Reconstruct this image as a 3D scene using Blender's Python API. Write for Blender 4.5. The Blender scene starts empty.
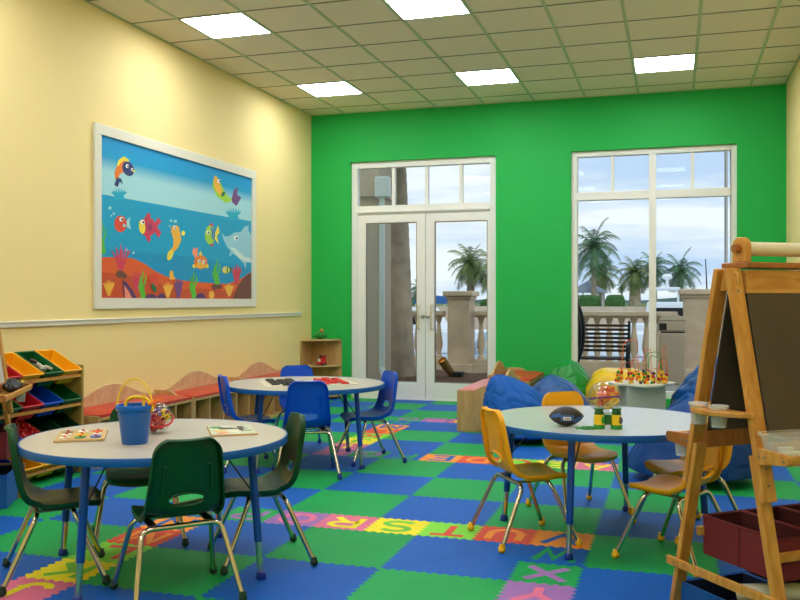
import bpy, bmesh, math, random
from mathutils import Vector, Matrix, noise
from math import sin, cos, pi, radians as R
random.seed(7)
SC = bpy.context.scene
COL = SC.collection
# ---------------------------------------------------------------- camera
cd = bpy.data.cameras.new('camera'); cam = bpy.data.objects.new('camera', cd); COL.objects.link(cam)
cam.location = (0, 0, 1.266); cam.rotation_euler = (R(90), 0, 0.3021)
cd.sensor_width = 36; cd.lens = 881.2/800*36; cd.clip_end = 600; cd.clip_start = .05
SC.camera = cam
SC.view_settings.view_transform = 'Standard'; SC.view_settings.look = 'None'
SC.view_settings.exposure = 0.0; SC.view_settings.gamma = 1; SC.view_settings.use_curve_mapping = False
SC.cycles.max_bounces = 8; SC.cycles.diffuse_bounces = 5; SC.cycles.transparent_max_bounces = 16
SC.cycles.caustics_reflective = False; SC.cycles.caustics_refractive = False
SC.cycles.use_denoising = True; SC.cycles.sample_clamp_indirect = 4
PANEL_L = 22.0
SKY_L = 1.35
# ---------------------------------------------------------------- world: bright overcast sky with soft cloud bands
W = bpy.data.worlds.new('sky'); SC.world = W; W.use_nodes = True
nt = W.node_tree; nt.nodes.clear()
def N(t, **k):
    n = nt.nodes.new(t)
    for a, b in k.items(): setattr(n, a, b)
    return n
tc = N('ShaderNodeTexCoord'); mp = N('ShaderNodeMapping'); mp.inputs['Scale'].default_value = (1, 1, 7)
nz = N('ShaderNodeTexNoise'); nz.inputs['Scale'].default_value = 2.6; nz.inputs['Detail'].default_value = 7; nz.inputs['Roughness'].default_value = .55
rp = N('ShaderNodeValToRGB'); rp.color_ramp.elements[0].position = .40; rp.color_ramp.elements[0].color = (.50, .635, .86, 1)
rp.color_ramp.elements[1].position = .56; rp.color_ramp.elements[1].color = (.86, .88, .91, 1)
bg = N('ShaderNodeBackground'); bg.inputs['Strength'].default_value = SKY_L; wo = N('ShaderNodeOutputWorld')
for a, b in ((tc.outputs['Generated'], mp.inputs[0]), (mp.outputs[0], nz.inputs['Vector']), (nz.outputs['Fac'], rp.inputs[0]), (rp.outputs[0], bg.inputs[0]), (bg.outputs[0], wo.inputs[0])):
    nt.links.new(a, b)
sd = bpy.data.lights.new('sun', 'SUN'); sd.energy = .9; sd.angle = R(20); sd.color = (1, .95, .88)
so = bpy.data.objects.new('sun', sd); COL.objects.link(so); so.rotation_euler = (R(40), 0, R(30))
# ---------------------------------------------------------------- materials
def lin(h):
    h = h.lstrip('#'); v = [int(h[i:i+2], 16)/255 for i in (0, 2, 4)]
    return tuple(c/12.92 if c <= .04045 else ((c+.055)/1.055)**2.4 for c in v) + (1,)
MATS = {}
def mat(name, col, rough=.5, metal=0, spec=None, emit=None, trans=None, coat=0, bump=None, var=None, sheen=0):
    if name in MATS: return MATS[name]
    m = bpy.data.materials.new(name); m.use_nodes = True; n = m.node_tree; b = n.nodes['Principled BSDF']
    b.inputs['Base Color'].default_value = lin(col); b.inputs['Roughness'].default_value = rough; b.inputs['Metallic'].default_value = metal
    if spec is not None: b.inputs['Specular IOR Level'].default_value = spec
    if coat: b.inputs['Coat Weight'].default_value = coat
    if emit: b.inputs['Emission Color'].default_value = lin(emit[0]); b.inputs['Emission Strength'].default_value = emit[1]
    if trans is not None:   # thin clear sheet: see-through with a weak mirror by angle
        o = n.nodes['Material Output']; t = n.nodes.new('ShaderNodeBsdfTransparent'); g = n.nodes.new('ShaderNodeBsdfGlossy'); g.inputs['Roughness'].default_value = rough
        t.inputs[0].default_value = lin(col); x = n.nodes.new('ShaderNodeMixShader'); lw = n.nodes.new('ShaderNodeLayerWeight'); lw.inputs[0].default_value = .5
        pw = n.nodes.new('ShaderNodeMath'); pw.operation = 'POWER'; pw.inputs[1].default_value = 4; f = n.nodes.new('ShaderNodeMath'); f.operation = 'MULTIPLY_ADD'; f.inputs[1].default_value = .45; f.inputs[2].default_value = trans
        n.links.new(lw.outputs['Facing'], pw.inputs[0]); n.links.new(pw.outputs[0], f.inputs[0]); n.links.new(f.outputs[0], x.inputs[0]); n.links.new(t.outputs[0], x.inputs[1]); n.links.new(g.outputs[0], x.inputs[2]); n.links.new(x.outputs[0], o.inputs[0])
    if bump or var:
        tcn = n.nodes.new('ShaderNodeTexCoord'); k = n.nodes.new('ShaderNodeTexNoise'); sc = (bump or var)[0]
        k.inputs['Scale'].default_value = sc; k.inputs['Detail'].default_value = 5
        n.links.new(tcn.outputs['Object'], k.inputs['Vector'])
        if bump:
            q = n.nodes.new('ShaderNodeBump'); q.inputs['Strength'].default_value = bump[1]; q.inputs['Distance'].default_value = bump[2]
            n.links.new(k.outputs['Fac'], q.inputs['Height']); n.links.new(q.outputs[0], b.inputs['Normal'])
        if var:
            if bump:
                k = n.nodes.new('ShaderNodeTexNoise'); k.inputs['Scale'].default_value = var[0]; n.links.new(tcn.outputs['Object'], k.inputs['Vector'])
            rr = n.nodes.new('ShaderNodeValToRGB'); c = lin(col); e = rr.color_ramp.elements
            e[0].position = .3; e[0].color = tuple(v*(1-var[1]) for v in c[:3])+(1,); e[1].position = .7; e[1].color = tuple(min(1, v*(1+var[1])) for v in c[:3])+(1,)
            n.links.new(k.outputs['Fac'], rr.inputs[0]); n.links.new(rr.outputs[0], b.inputs['Base Color'])
    MATS[name] = m; return m
def wood(name, c1, c2, rough=.42, scale=(1, 1, 1), wave=7.0, dist=5.0):
    m = bpy.data.materials.new(name); m.use_nodes = True; n = m.node_tree; b = n.nodes['Principled BSDF']; b.inputs['Roughness'].default_value = rough
    t = n.nodes.new('ShaderNodeTexCoord'); mp = n.nodes.new('ShaderNodeMapping'); mp.inputs['Scale'].default_value = scale
    w = n.nodes.new('ShaderNodeTexNoise'); w.inputs['Scale'].default_value = wave; w.inputs['Detail'].default_value = 6; w.inputs['Distortion'].default_value = dist*.15
    r = n.nodes.new('ShaderNodeValToRGB'); r.color_ramp.elements[0].position = .33; r.color_ramp.elements[0].color = lin(c1); r.color_ramp.elements[1].position = .66; r.color_ramp.elements[1].color = lin(c2)
    for a, c in ((t.outputs['Object'], mp.inputs[0]), (mp.outputs[0], w.inputs['Vector']), (w.outputs['Fac'], r.inputs[0]), (r.outputs[0], b.inputs['Base Color'])): n.links.new(a, c)
    MATS[name] = m; return m
M = MATS
mat('wall_yellow', 'F3DC98', .75); mat('wall_green', '0CB24A', .65); mat('ceil_tile', 'F2E2C6', .9, bump=(900, .25, .002))
mat('grid', 'B9C498', .6); mat('grid_thin', '8F8A66', .6); mat('cream', 'F0F0EA', .45); mat('trim_white', 'E4E0CE', .5)
mat('panel', 'F4F8FF', .5, emit=('F6F9FF', PANEL_L)); mat('handle', 'D6CDAA', .35, metal=.3); mat('glass', 'F2F6F5', .02, trans=.006)
mat('chrome', 'C9C2B2', .12, metal=1); mat('steel', 'B5B2AC', .3, metal=1); mat('screw', '8E8678', .35, metal=1)
mat('chair_green', '064220', .34, spec=.35); mat('chair_blue', '0050CC', .34, spec=.35); mat('chair_yellow', 'F8AC06', .36, spec=.35)
mat('cap_green', '0A2F1C', .4); mat('cap_blue', '0A2C8C', .4); mat('cap_yellow', 'FAB814', .4)
mat('laminate', 'BDB5A7', .32, var=(60, .05)); mat('laminate_cool', 'BCC0BF', .25, var=(60, .04)); mat('band_blue', '045AA8', .4); mat('leg_blue', '06449C', .3); mat('wire', '1B2436', .4)
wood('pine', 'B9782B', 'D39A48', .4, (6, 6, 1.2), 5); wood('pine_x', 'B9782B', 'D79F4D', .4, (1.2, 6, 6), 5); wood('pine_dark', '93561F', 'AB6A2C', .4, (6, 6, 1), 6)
wood('birch', 'C09C62', 'D0AF78', .45, (1.2, 1.2, 8), 3); wood('birch_v', 'B68F55', 'CAA66C', .45, (7, 7, 1), 3); wood('ply_pink', 'C9A075', 'DDB88E', .45, (5, 1.2, 3), 3); wood('panel_wood', '9A7A35', 'AE8C43', .5, (8, 8, 1), 3)
mat('red_vinyl', 'C23020', .38, var=(3, .1)); mat('pink_vinyl', 'CF7A78', .4); mat('chalk', '4A3E30', .7, var=(4, .18)); mat('whiteboard', 'C9CFCC', .25)
for n_, c_ in (('yellow', 'F0AC10'), ('green', '0B5A26'), ('blue', '0048B8'), ('red', 'C01E28'), ('dkgreen', '06341A')): mat('bin_'+n_, c_, .35)
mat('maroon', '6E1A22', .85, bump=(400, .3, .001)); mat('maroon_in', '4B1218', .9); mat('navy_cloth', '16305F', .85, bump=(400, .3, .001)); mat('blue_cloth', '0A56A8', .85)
for n_, c_ in (('sblue', '005CB8'), ('syellow', 'F0C81A'), ('sorange', 'F07014'), ('sred', 'D02222'), ('spurple', '5A2A80'), ('sgreen', '168A2C'), ('sblack', '1A1918'), ('swhite', 'E8E6DE'), ('lens', '5B5140'), ('sdkgreen', '0E5A20')): mat(n_, c_, .35)
mat('clear', 'F2F4F2', .12, trans=.10); mat('frost', 'EDEDE8', .35)
MATS['frost'].node_tree.nodes['Principled BSDF'].inputs['Alpha'].default_value = .28
mat('tub', 'EDEDE8', .2)
MATS['tub'].node_tree.nodes['Principled BSDF'].inputs['Alpha'].default_value = .22; mat('paper', 'E6DFC8', .7)
mat('football', '2B2420', .55, bump=(300, .4, .002)); mat('football_blue', '2A5C9C', .5)
mat('bag_matte', '0056B0', .6, spec=.25, bump=(6, .35, .02)); mat('bag_shiny', '024C92', .3, bump=(9, .8, .04), spec=.45); mat('bag_green', '068A30', .3, bump=(9, .8, .04), spec=.45); mat('bag_navy', '003C80', .6, spec=.25, bump=(8, .4, .02)); mat('bag_yellow', 'E9BE10', .3, bump=(5, .5, .03))
mat('stone', 'D0BAA0', .85, bump=(40, .3, .01), var=(3, .12)); mat('pillar_stone', 'CAB297', .85, bump=(40, .3, .01), var=(2.5, .14)); mat('column', 'BDAA95', .8); mat('downspout', 'DDE0E0', .5)
mat('trunk', 'A89987', .95, bump=(14, .35, .02), var=(4, .25)); mat('palm_leaf', '47704A', .6, var=(2, .3)); mat('palm_leaf2', '64773F', .6, var=(2, .3)); mat('hedge', '3C6A34', .9, bump=(14, 1, .1), var=(9, .35)); mat('lawn', '60763B', .95)
mat('mulch', '6B4B3B', .95, bump=(30, 1, .03), var=(25, .5)); mat('pavement', '96928E', .9, var=(5, .1)); mat('sea', '9DB2C4', .25, bump=(2, .2, .05)); mat('boat_white', 'E9EDF2', .4); mat('dark_metal', '22242A', .4, metal=.6); mat('slat_wood', '3A221E', .5)
mat('roof_blue', '8E9BAE', .6); mat('tarp_blue', '2A66B4', .6); mat('far_land', '4C6560', .9); mat('bin_tan', 'B39D88', .7)
# ---------------------------------------------------------------- mesh builder
class MB:
    def __init__(s): s.v = []; s.f = []; s.m = []
    def add(s, vs, fs, mi=0):
        o = len(s.v); s.v += [tuple(v) for v in vs]; s.f += [tuple(i+o for i in f) for f in fs]; s.m += [mi]*len(fs); return s
    def box(s, x0, x1, y0, y1, z0, z1, mi=0, mx=None):
        vs = [Vector((x, y, z)) for z in (z0, z1) for y in (y0, y1) for x in (x0, x1)]
        if mx: vs = [mx @ v for v in vs]
        return s.add(vs, [(0, 2, 3, 1), (4, 5, 7, 6), (0, 1, 5, 4), (2, 6, 7, 3), (0, 4, 6, 2), (1, 3, 7, 5)], mi)
    def beam(s, p, q, w, t, up=(1, 0, 0), mi=0):     # bar from p to q, width w along 'up', thickness t across
        p = Vector(p); q = Vector(q); d = (q-p).normalized(); u = Vector(up); u = (u-d*u.dot(d)).normalized(); k = d.cross(u)
        vs = [e+u*a*w/2+k*b*t/2 for e in (p, q) for a, b in ((-1, -1), (1, -1), (1, 1), (-1, 1))]
        return s.add(vs, [(0, 3, 2, 1), (4, 5, 6, 7), (0, 1, 5, 4), (1, 2, 6, 5), (2, 3, 7, 6), (3, 0, 4, 7)], mi)
    def prism(s, poly, z0, z1, mi=0, mx=None):        # polygon in xy, extruded z0..z1
        n = len(poly); vs = [Vector((x, y, z0)) for x, y in poly]+[Vector((x, y, z1)) for x, y in poly]
        if mx: vs = [mx @ v for v in vs]
        return s.add(vs, [tuple(range(n-1, -1, -1)), tuple(range(n, 2*n))]+[(i, (i+1) % n, n+(i+1) % n, n+i) for i in range(n)], mi)
    def tube(s, pts, r, n=8, mi=0, cap=True, close=False):
        pts = [Vector(p) for p in pts]; k = len(pts); rs = r if isinstance(r, (list, tuple)) else [r]*k
        T = [((pts[(i+1) % k] if close else pts[min(i+1, k-1)])-(pts[i-1] if (close or i) else pts[0])).normalized() for i in range(k)]
        u = T[0].orthogonal().normalized(); vs = []
        for i in range(k):
            u = (u-T[i]*u.dot(T[i])).normalized(); w = T[i].cross(u)
            vs += [pts[i]+(u*cos(2*pi*j/n)+w*sin(2*pi*j/n))*rs[i] for j in range(n)]
        fs = [(i*n+j, i*n+(j+1) % n, ((i+1) % k)*n+(j+1) % n, ((i+1) % k)*n+j) for i in range(k if close else k-1) for j in range(n)]
        if cap and not close: fs += [tuple(range(n-1, -1, -1)), tuple((k-1)*n+j for j in range(n))]
        return s.add(vs, fs, mi)
    def lathe(s, prof, n=20, c=(0, 0, 0), mi=0, mx=None, cap=True):
        vs = []; k = len(prof)
        for r, z in prof: vs += [Vector((max(r, 1e-4)*cos(2*pi*j/n), max(r, 1e-4)*sin(2*pi*j/n), z)) for j in range(n)]
        c = Vector(c); vs = [(mx @ v if mx else v)+c for v in vs]
        fs = [(i*n+j, i*n+(j+1) % n, (i+1)*n+(j+1) % n, (i+1)*n+j) for i in range(k-1) for j in range(n)]
        if cap and prof[0][0] > 1e-3: fs.append(tuple(range(n-1, -1, -1)))
        if cap and prof[-1][0] > 1e-3: fs.append(tuple((k-1)*n+j for j in range(n)))
        return s.add(vs, fs, mi)
    def ball(s, c, r, n=12, mi=0, sc=(1, 1, 1)):
        pr = [(sin(pi*i/(n//2+1)), -cos(pi*i/(n//2+1))) for i in range(n//2+2)]
        c = Vector(c); vs = []; k = len(pr)
        for a, z in pr: vs += [c+Vector((a*cos(2*pi*j/n)*sc[0], a*sin(2*pi*j/n)*sc[1], z*sc[2]))*r for j in range(n)]
        return s.add(vs, [(i*n+j, i*n+(j+1) % n, (i+1)*n+(j+1) % n, (i+1)*n+j) for i in range(k-1) for j in range(n)], mi)
    def build(s, name, ms, parent=None, smooth=False, bevel=0, loc=None, rz=0, seg=2):
        me = bpy.data.meshes.new(name); me.from_pydata(s.v, [], s.f)
        ms = ms if isinstance(ms, (list, tuple)) else [ms]
        for m in ms: me.materials.append(MATS[m] if isinstance(m, str) else m)
        me.polygons.foreach_set('material_index', s.m)
        bm = bmesh.new(); bm.from_mesh(me); bmesh.ops.remove_doubles(bm, verts=bm.verts, dist=2e-5); bmesh.ops.recalc_face_normals(bm, faces=bm.faces); bm.to_mesh(me); bm.free()
        if smooth:
            me.polygons.foreach_set('use_smooth', [True]*len(me.polygons))
            try: me.set_sharp_from_angle(angle=R(40))
            except Exception: pass
        o = bpy.data.objects.new(name, me); COL.objects.link(o)
        if parent: o.parent = parent
        if loc: o.location = loc
        if rz: o.rotation_euler = (0, 0, rz)
        if bevel:
            b = o.modifiers.new('bevel', 'BEVEL'); b.width = bevel; b.segments = seg; b.limit_method = 'ANGLE'; b.angle_limit = R(40)
        return o
def tag(o, label, cat=None, group=None, kind=None):
    if label: o['label'] = label
    if cat: o['category'] = cat
    if group: o['group'] = group
    if kind: o['kind'] = kind
    return o
def struct(o, label=None):
    o['kind'] = 'structure'
    if label: o['label'] = label
    return o
def thing(name, label, cat, loc=(0, 0, 0), rz=0, group=None):
    o = bpy.data.objects.new(name, None); COL.objects.link(o); o.location = loc; o.rotation_euler = (0, 0, rz); o.empty_display_size = .1
    return tag(o, label, cat, group)
def kids(o): return [c for c in bpy.data.objects if c.parent == o]
def dup(o, parent=None):
    ch = kids(o); c = o.copy(); COL.objects.link(c); c.parent = parent
    for k in ch: dup(k, c)
    return c
def arc(pts, r=.03, n=5):                             # polyline with rounded corners
    pts = [Vector(p) for p in pts]; out = [pts[0]]
    for i in range(1, len(pts)-1):
        a = (pts[i-1]-pts[i]); b = (pts[i+1]-pts[i]); k = min(r, a.length*.45, b.length*.45); a.normalize(); b.normalize()
        p0 = pts[i]+a*k; p1 = pts[i]+b*k
        for j in range(n+1):
            t = j/n; out.append(p0*(1-t)**2+pts[i]*2*t*(1-t)+p1*t*t)
    return out+[pts[-1]]
MURAL = [
 ('water',0,[(0.004,0.863),(2.712,0.869),(2.712,0),(0.004,0)]),
 ('water2',1,[(0.004,0.415),(0.565,0.416),(1.461,0.411),(2.712,0.352),(2.712,0),(0.004,0)]),
 ('sand',2,[(0.004,0.343),(0.254,0.352),(0.459,0.352),(0.646,0.31),(0.786,0.258),(0.99,0.206),(1.216,0.178),(1.664,0.163),(2.175,0.158),(2.494,0.229),(2.712,0.305),(2.712,0),(0.004,0)]),
 ('sand2',3,[(0.004,0.222),(0.355,0.208),(0.73,0.162),(1.203,0.091),(1.664,0.104),(2.253,0.073),(2.712,0.117),(2.712,0),(0.004,0)]),
 ('brown',4,[(2.712,0.301),(2.543,0.238),(2.396,0.151),(2.269,0),(2.712,0)]),
 ('teal',2,[(0.27,0.872),(0.181,0.899),(0.15,0.9),(0.145,0.896),(0.163,0.883),(0.238,0.846)]),
 ('teal',2,[(0.273,0.871),(0.206,0.9),(0.179,0.92),(0.172,0.917),(0.182,0.887),(0.236,0.847)]),
 ('teal',2,[(0.277,0.868),(0.236,0.901),(0.217,0.935),(0.209,0.933),(0.208,0.893),(0.232,0.85)]),
 ('teal',2,[(0.279,0.862),(0.269,0.903),(0.258,0.943),(0.25,0.942),(0.239,0.899),(0.23,0.856)]),
 ('teal',2,[(0.277,0.855),(0.301,0.904),(0.301,0.944),(0.293,0.944),(0.272,0.906),(0.232,0.863)]),
 ('teal',2,[(0.273,0.851),(0.328,0.904),(0.338,0.937),(0.331,0.938),(0.303,0.912),(0.236,0.867)]),
 ('teal',2,[(0.27,0.849),(0.348,0.905),(0.366,0.921),(0.362,0.925),(0.329,0.917),(0.238,0.869)]),
 ('teal',2,[(0.335,0.868),(0.327,0.858),(0.304,0.848),(0.272,0.841),(0.237,0.837),(0.205,0.837),(0.183,0.842),(0.175,0.85),(0.183,0.86),(0.205,0.87),(0.237,0.877),(0.272,0.881),(0.304,0.881),(0.327,0.876)]),
 ('teal',2,[(2.318,0.887),(2.176,0.921),(2.127,0.922),(2.12,0.916),(2.148,0.901),(2.267,0.854)]),
 ('teal',2,[(2.322,0.885),(2.215,0.922),(2.174,0.946),(2.162,0.943),(2.177,0.906),(2.263,0.855)]),
 ('teal',2,[(2.328,0.881),(2.264,0.924),(2.232,0.965),(2.22,0.963),(2.219,0.913),(2.257,0.859)]),
 ('teal',2,[(2.332,0.874),(2.316,0.925),(2.299,0.976),(2.286,0.975),(2.269,0.921),(2.253,0.867)]),
 ('teal',2,[(2.328,0.866),(2.367,0.927),(2.366,0.978),(2.353,0.977),(2.321,0.929),(2.257,0.875)]),
 ('teal',2,[(2.322,0.861),(2.41,0.928),(2.426,0.969),(2.414,0.97),(2.37,0.937),(2.263,0.88)]),
 ('teal',2,[(2.318,0.858),(2.441,0.928),(2.47,0.949),(2.463,0.954),(2.411,0.943),(2.267,0.882)]),
 ('teal',2,[(2.42,0.882),(2.407,0.869),(2.372,0.857),(2.32,0.847),(2.264,0.842),(2.214,0.843),(2.18,0.849),(2.168,0.859),(2.18,0.872),(2.214,0.884),(2.264,0.893),(2.32,0.899),(2.372,0.898),(2.407,0.892)]),
 ('orange',2,[(0.34,1.195),(0.236,1.146),(0.188,1.064),(0.2,1.011),(0.239,1.015),(0.262,1.058),(0.323,1.092),(0.392,1.098)]),
 ('yellow',3,[(0.404,1.203),(0.325,1.225),(0.245,1.18),(0.225,1.129),(0.244,1.127),(0.284,1.167),(0.325,1.189),(0.389,1.185)]),
 ('navy',3,[(0.461,1.157),(0.475,1.13),(0.471,1.103),(0.45,1.08),(0.416,1.066),(0.377,1.064),(0.34,1.074),(0.312,1.095),(0.299,1.121),(0.303,1.148),(0.323,1.171),(0.356,1.185),(0.395,1.187),(0.433,1.177)]),
 ('navy',3,[(0.225,1.031),(0.185,0.961),(0.234,0.949),(0.264,0.998),(0.31,0.982),(0.284,1.027)]),
 ('yellow',4,[(0.448,1.134),(0.496,1.123),(0.459,1.099)]),
 ('white',4,[(0.396,1.151),(0.391,1.14),(0.379,1.132),(0.363,1.13),(0.35,1.134),(0.345,1.144),(0.35,1.155),(0.363,1.163),(0.379,1.165),(0.391,1.161)]),
 ('black',5,[(0.39,1.149),(0.386,1.142),(0.377,1.138),(0.368,1.139),(0.364,1.145),(0.368,1.152),(0.377,1.156),(0.386,1.155)]),
 ('white',4,[(0.464,1.13),(0.46,1.122),(0.449,1.115),(0.437,1.113),(0.426,1.117),(0.422,1.125),(0.426,1.133),(0.437,1.14),(0.449,1.142),(0.46,1.138)]),
 ('black',5,[(0.459,1.128),(0.456,1.123),(0.448,1.12),(0.441,1.121),(0.438,1.126),(0.441,1.131),(0.448,1.134),(0.456,1.133)]),
 ('lime',2,[(1.862,1.224),(1.845,1.149),(1.944,1.059),(2.129,1.011),(2.272,1.052),(2.265,1.074),(2.191,1.077),(2.104,1.132),(2.026,1.202),(1.978,1.246)]),
 ('amber',3,[(1.877,1.256),(1.863,1.196),(1.91,1.125),(2.013,1.079),(2.064,1.1),(2.019,1.161),(1.977,1.224),(1.934,1.268)]),
 ('amber',3,[(1.876,1.272),(1.964,1.248),(1.92,1.206)]),
 ('white',4,[(2.016,1.229),(2.009,1.216),(1.99,1.206),(1.967,1.203),(1.949,1.208),(1.942,1.22),(1.949,1.233),(1.967,1.243),(1.99,1.246),(2.009,1.241)]),
 ('black',5,[(2.007,1.226),(2.001,1.218),(1.988,1.213),(1.975,1.214),(1.97,1.221),(1.975,1.23),(1.988,1.235),(2.001,1.233)]),
 ('dgreen',4,[(2.101,1.095),(2.085,1.083),(2.065,1.074),(2.046,1.071),(2.032,1.073),(2.025,1.081),(2.026,1.093),(2.036,1.106),(2.052,1.118),(2.072,1.126),(2.091,1.13),(2.105,1.127),(2.113,1.119),(2.111,1.108)]),
 ('purple',3,[(2.253,1.069),(2.3,1.172),(2.396,1.214),(2.38,1.128),(2.477,1.109),(2.364,1.005),(2.269,1.033)]),
 ('red',3,[(0.365,0.647),(0.356,0.615),(0.331,0.588),(0.294,0.571),(0.254,0.568),(0.219,0.58),(0.194,0.602),(0.185,0.633),(0.194,0.664),(0.219,0.691),(0.254,0.708),(0.294,0.712),(0.331,0.701),(0.356,0.678)]),
 ('pale',2,[(0.355,0.668),(0.417,0.716),(0.407,0.66),(0.427,0.601),(0.365,0.62)]),
 ('white',4,[(0.315,0.682),(0.309,0.67),(0.294,0.661),(0.275,0.659),(0.26,0.665),(0.254,0.677),(0.26,0.69),(0.275,0.698),(0.294,0.7),(0.309,0.694)]),
 ('black',5,[(0.307,0.68),(0.303,0.672),(0.292,0.668),(0.281,0.67),(0.277,0.677),(0.281,0.685),(0.292,0.689),(0.303,0.687)]),
 ('pale',4,[(0.345,0.631),(0.343,0.624),(0.337,0.618),(0.329,0.615),(0.32,0.614),(0.312,0.616),(0.306,0.621),(0.304,0.627),(0.306,0.634),(0.312,0.64),(0.32,0.643),(0.329,0.644),(0.337,0.642),(0.343,0.637)]),
 ('pale',2,[(0.151,0.762),(0.146,0.753),(0.134,0.747),(0.12,0.745),(0.108,0.749),(0.103,0.757),(0.108,0.767),(0.12,0.773),(0.134,0.775),(0.146,0.77)]),
 ('pale',2,[(0.197,0.719),(0.194,0.713),(0.186,0.709),(0.175,0.708),(0.167,0.711),(0.163,0.716),(0.167,0.723),(0.175,0.727),(0.186,0.728),(0.194,0.725)]),
 ('pale',2,[(0.161,0.698),(0.158,0.693),(0.151,0.689),(0.142,0.688),(0.135,0.691),(0.132,0.696),(0.135,0.701),(0.142,0.705),(0.151,0.706),(0.158,0.703)]),
 ('pale',2,[(0.381,0.421),(0.378,0.416),(0.37,0.412),(0.361,0.412),(0.353,0.414),(0.35,0.42),(0.353,0.425),(0.361,0.429),(0.37,0.429),(0.378,0.426)]),
 ('pale',2,[(0.482,0.402),(0.479,0.396),(0.47,0.391),(0.458,0.391),(0.449,0.394),(0.446,0.4),(0.449,0.407),(0.458,0.411),(0.47,0.412),(0.479,0.408)]),
 ('pale',2,[(1.172,0.737),(1.166,0.727),(1.151,0.72),(1.131,0.718),(1.116,0.723),(1.11,0.732),(1.116,0.742),(1.131,0.75),(1.151,0.751),(1.166,0.747)]),
 ('pale',2,[(1.092,0.737),(1.087,0.729),(1.075,0.723),(1.06,0.722),(1.048,0.726),(1.043,0.733),(1.048,0.741),(1.06,0.747),(1.075,0.748),(1.087,0.744)]),
 ('pale',2,[(1.062,0.682),(1.058,0.676),(1.049,0.671),(1.038,0.671),(1.029,0.673),(1.025,0.679),(1.029,0.685),(1.038,0.689),(1.049,0.69),(1.058,0.687)]),
 ('crimson',3,[(0.82,0.656),(0.807,0.618),(0.769,0.585),(0.715,0.565),(0.656,0.561),(0.603,0.573),(0.567,0.6),(0.554,0.635),(0.567,0.672),(0.603,0.705),(0.656,0.726),(0.715,0.731),(0.769,0.719),(0.807,0.693)]),
 ('crimson',3,[(0.786,0.666),(0.843,0.748),(0.901,0.714),(0.832,0.657),(0.901,0.611),(0.855,0.556),(0.786,0.615)]),
 ('crimson',3,[(0.619,0.709),(0.685,0.778),(0.73,0.757),(0.718,0.711)]),
 ('crimson',3,[(0.63,0.579),(0.685,0.507),(0.73,0.529),(0.718,0.585)]),
 ('yellow',4,[(0.641,0.645),(0.641,0.618),(0.631,0.594),(0.614,0.58),(0.592,0.577),(0.571,0.586),(0.553,0.606),(0.544,0.631),(0.544,0.658),(0.553,0.681),(0.57,0.696),(0.592,0.699),(0.613,0.69),(0.631,0.671)]),
 ('white',5,[(0.63,0.685),(0.624,0.672),(0.607,0.663),(0.587,0.661),(0.571,0.667),(0.565,0.679),(0.571,0.693),(0.587,0.702),(0.607,0.703),(0.624,0.697)]),
 ('black',6,[(0.622,0.682),(0.617,0.674),(0.606,0.67),(0.594,0.672),(0.589,0.68),(0.594,0.688),(0.606,0.692),(0.617,0.69)]),
 ('magenta',5,[(0.752,0.651),(0.748,0.635),(0.735,0.622),(0.717,0.614),(0.697,0.613),(0.68,0.618),(0.667,0.629),(0.663,0.644),(0.667,0.659),(0.68,0.672),(0.697,0.68),(0.717,0.682),(0.735,0.677),(0.748,0.666)]),
 ('amber',3,[(1.073,0.645),(1.083,0.606),(1.11,0.555),(1.103,0.497),(1.058,0.456),(1.017,0.433),(1.046,0.414),(1.101,0.435),(1.18,0.481),(1.247,0.56),(1.225,0.64),(1.16,0.675)]),
 ('amber',3,[(1.216,0.661),(1.208,0.641),(1.187,0.625),(1.157,0.614),(1.125,0.612),(1.095,0.618),(1.075,0.631),(1.068,0.649),(1.075,0.669),(1.095,0.685),(1.125,0.696),(1.157,0.698),(1.187,0.692),(1.208,0.679)]),
 ('amber',4,[(1.092,0.671),(1.056,0.622),(1.116,0.613)]),
 ('white',5,[(1.15,0.676),(1.145,0.665),(1.131,0.658),(1.114,0.657),(1.1,0.662),(1.095,0.671),(1.1,0.682),(1.114,0.689),(1.131,0.69),(1.145,0.685)]),
 ('black',6,[(1.143,0.674),(1.139,0.667),(1.129,0.664),(1.12,0.665),(1.116,0.671),(1.12,0.678),(1.129,0.681),(1.139,0.68)]),
 ('yellow',4,[(1.095,0.405),(1.076,0.383),(1.052,0.367),(1.027,0.36),(1.007,0.363),(0.996,0.376),(0.995,0.396),(1.004,0.418),(1.023,0.44),(1.047,0.456),(1.072,0.463),(1.092,0.46),(1.104,0.447),(1.105,0.428)]),
 ('yellow',4,[(1.311,0.634),(1.308,0.624),(1.299,0.615),(1.286,0.609),(1.272,0.608),(1.259,0.612),(1.25,0.619),(1.247,0.629),(1.25,0.64),(1.259,0.649),(1.272,0.654),(1.286,0.655),(1.299,0.652),(1.308,0.644)]),
 ('lime',3,[(1.905,0.659),(1.895,0.616),(1.864,0.58),(1.821,0.559),(1.773,0.556),(1.731,0.572),(1.702,0.603),(1.692,0.644),(1.702,0.686),(1.731,0.722),(1.773,0.743),(1.821,0.747),(1.864,0.732),(1.895,0.7)]),
 ('yellow',3,[(1.891,0.676),(1.964,0.761),(1.994,0.691),(1.935,0.65),(1.979,0.566),(1.891,0.618)]),
 ('white',5,[(1.783,0.675),(1.776,0.663),(1.759,0.654),(1.737,0.653),(1.719,0.659),(1.712,0.67),(1.719,0.683),(1.737,0.691),(1.759,0.693),(1.776,0.687)]),
 ('black',6,[(1.774,0.673),(1.769,0.665),(1.756,0.661),(1.744,0.663),(1.739,0.67),(1.744,0.678),(1.756,0.682),(1.769,0.68)]),
 ('blue',4,[(1.805,0.732),(1.833,0.679),(1.819,0.622),(1.847,0.622),(1.862,0.682),(1.833,0.738)]),
 ('blue',4,[(1.855,0.716),(1.869,0.66),(1.848,0.602),(1.876,0.602),(1.898,0.662),(1.883,0.72)]),
 ('crimson',2,[(1.762,0.738),(1.819,0.778),(1.876,0.747)]),
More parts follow.
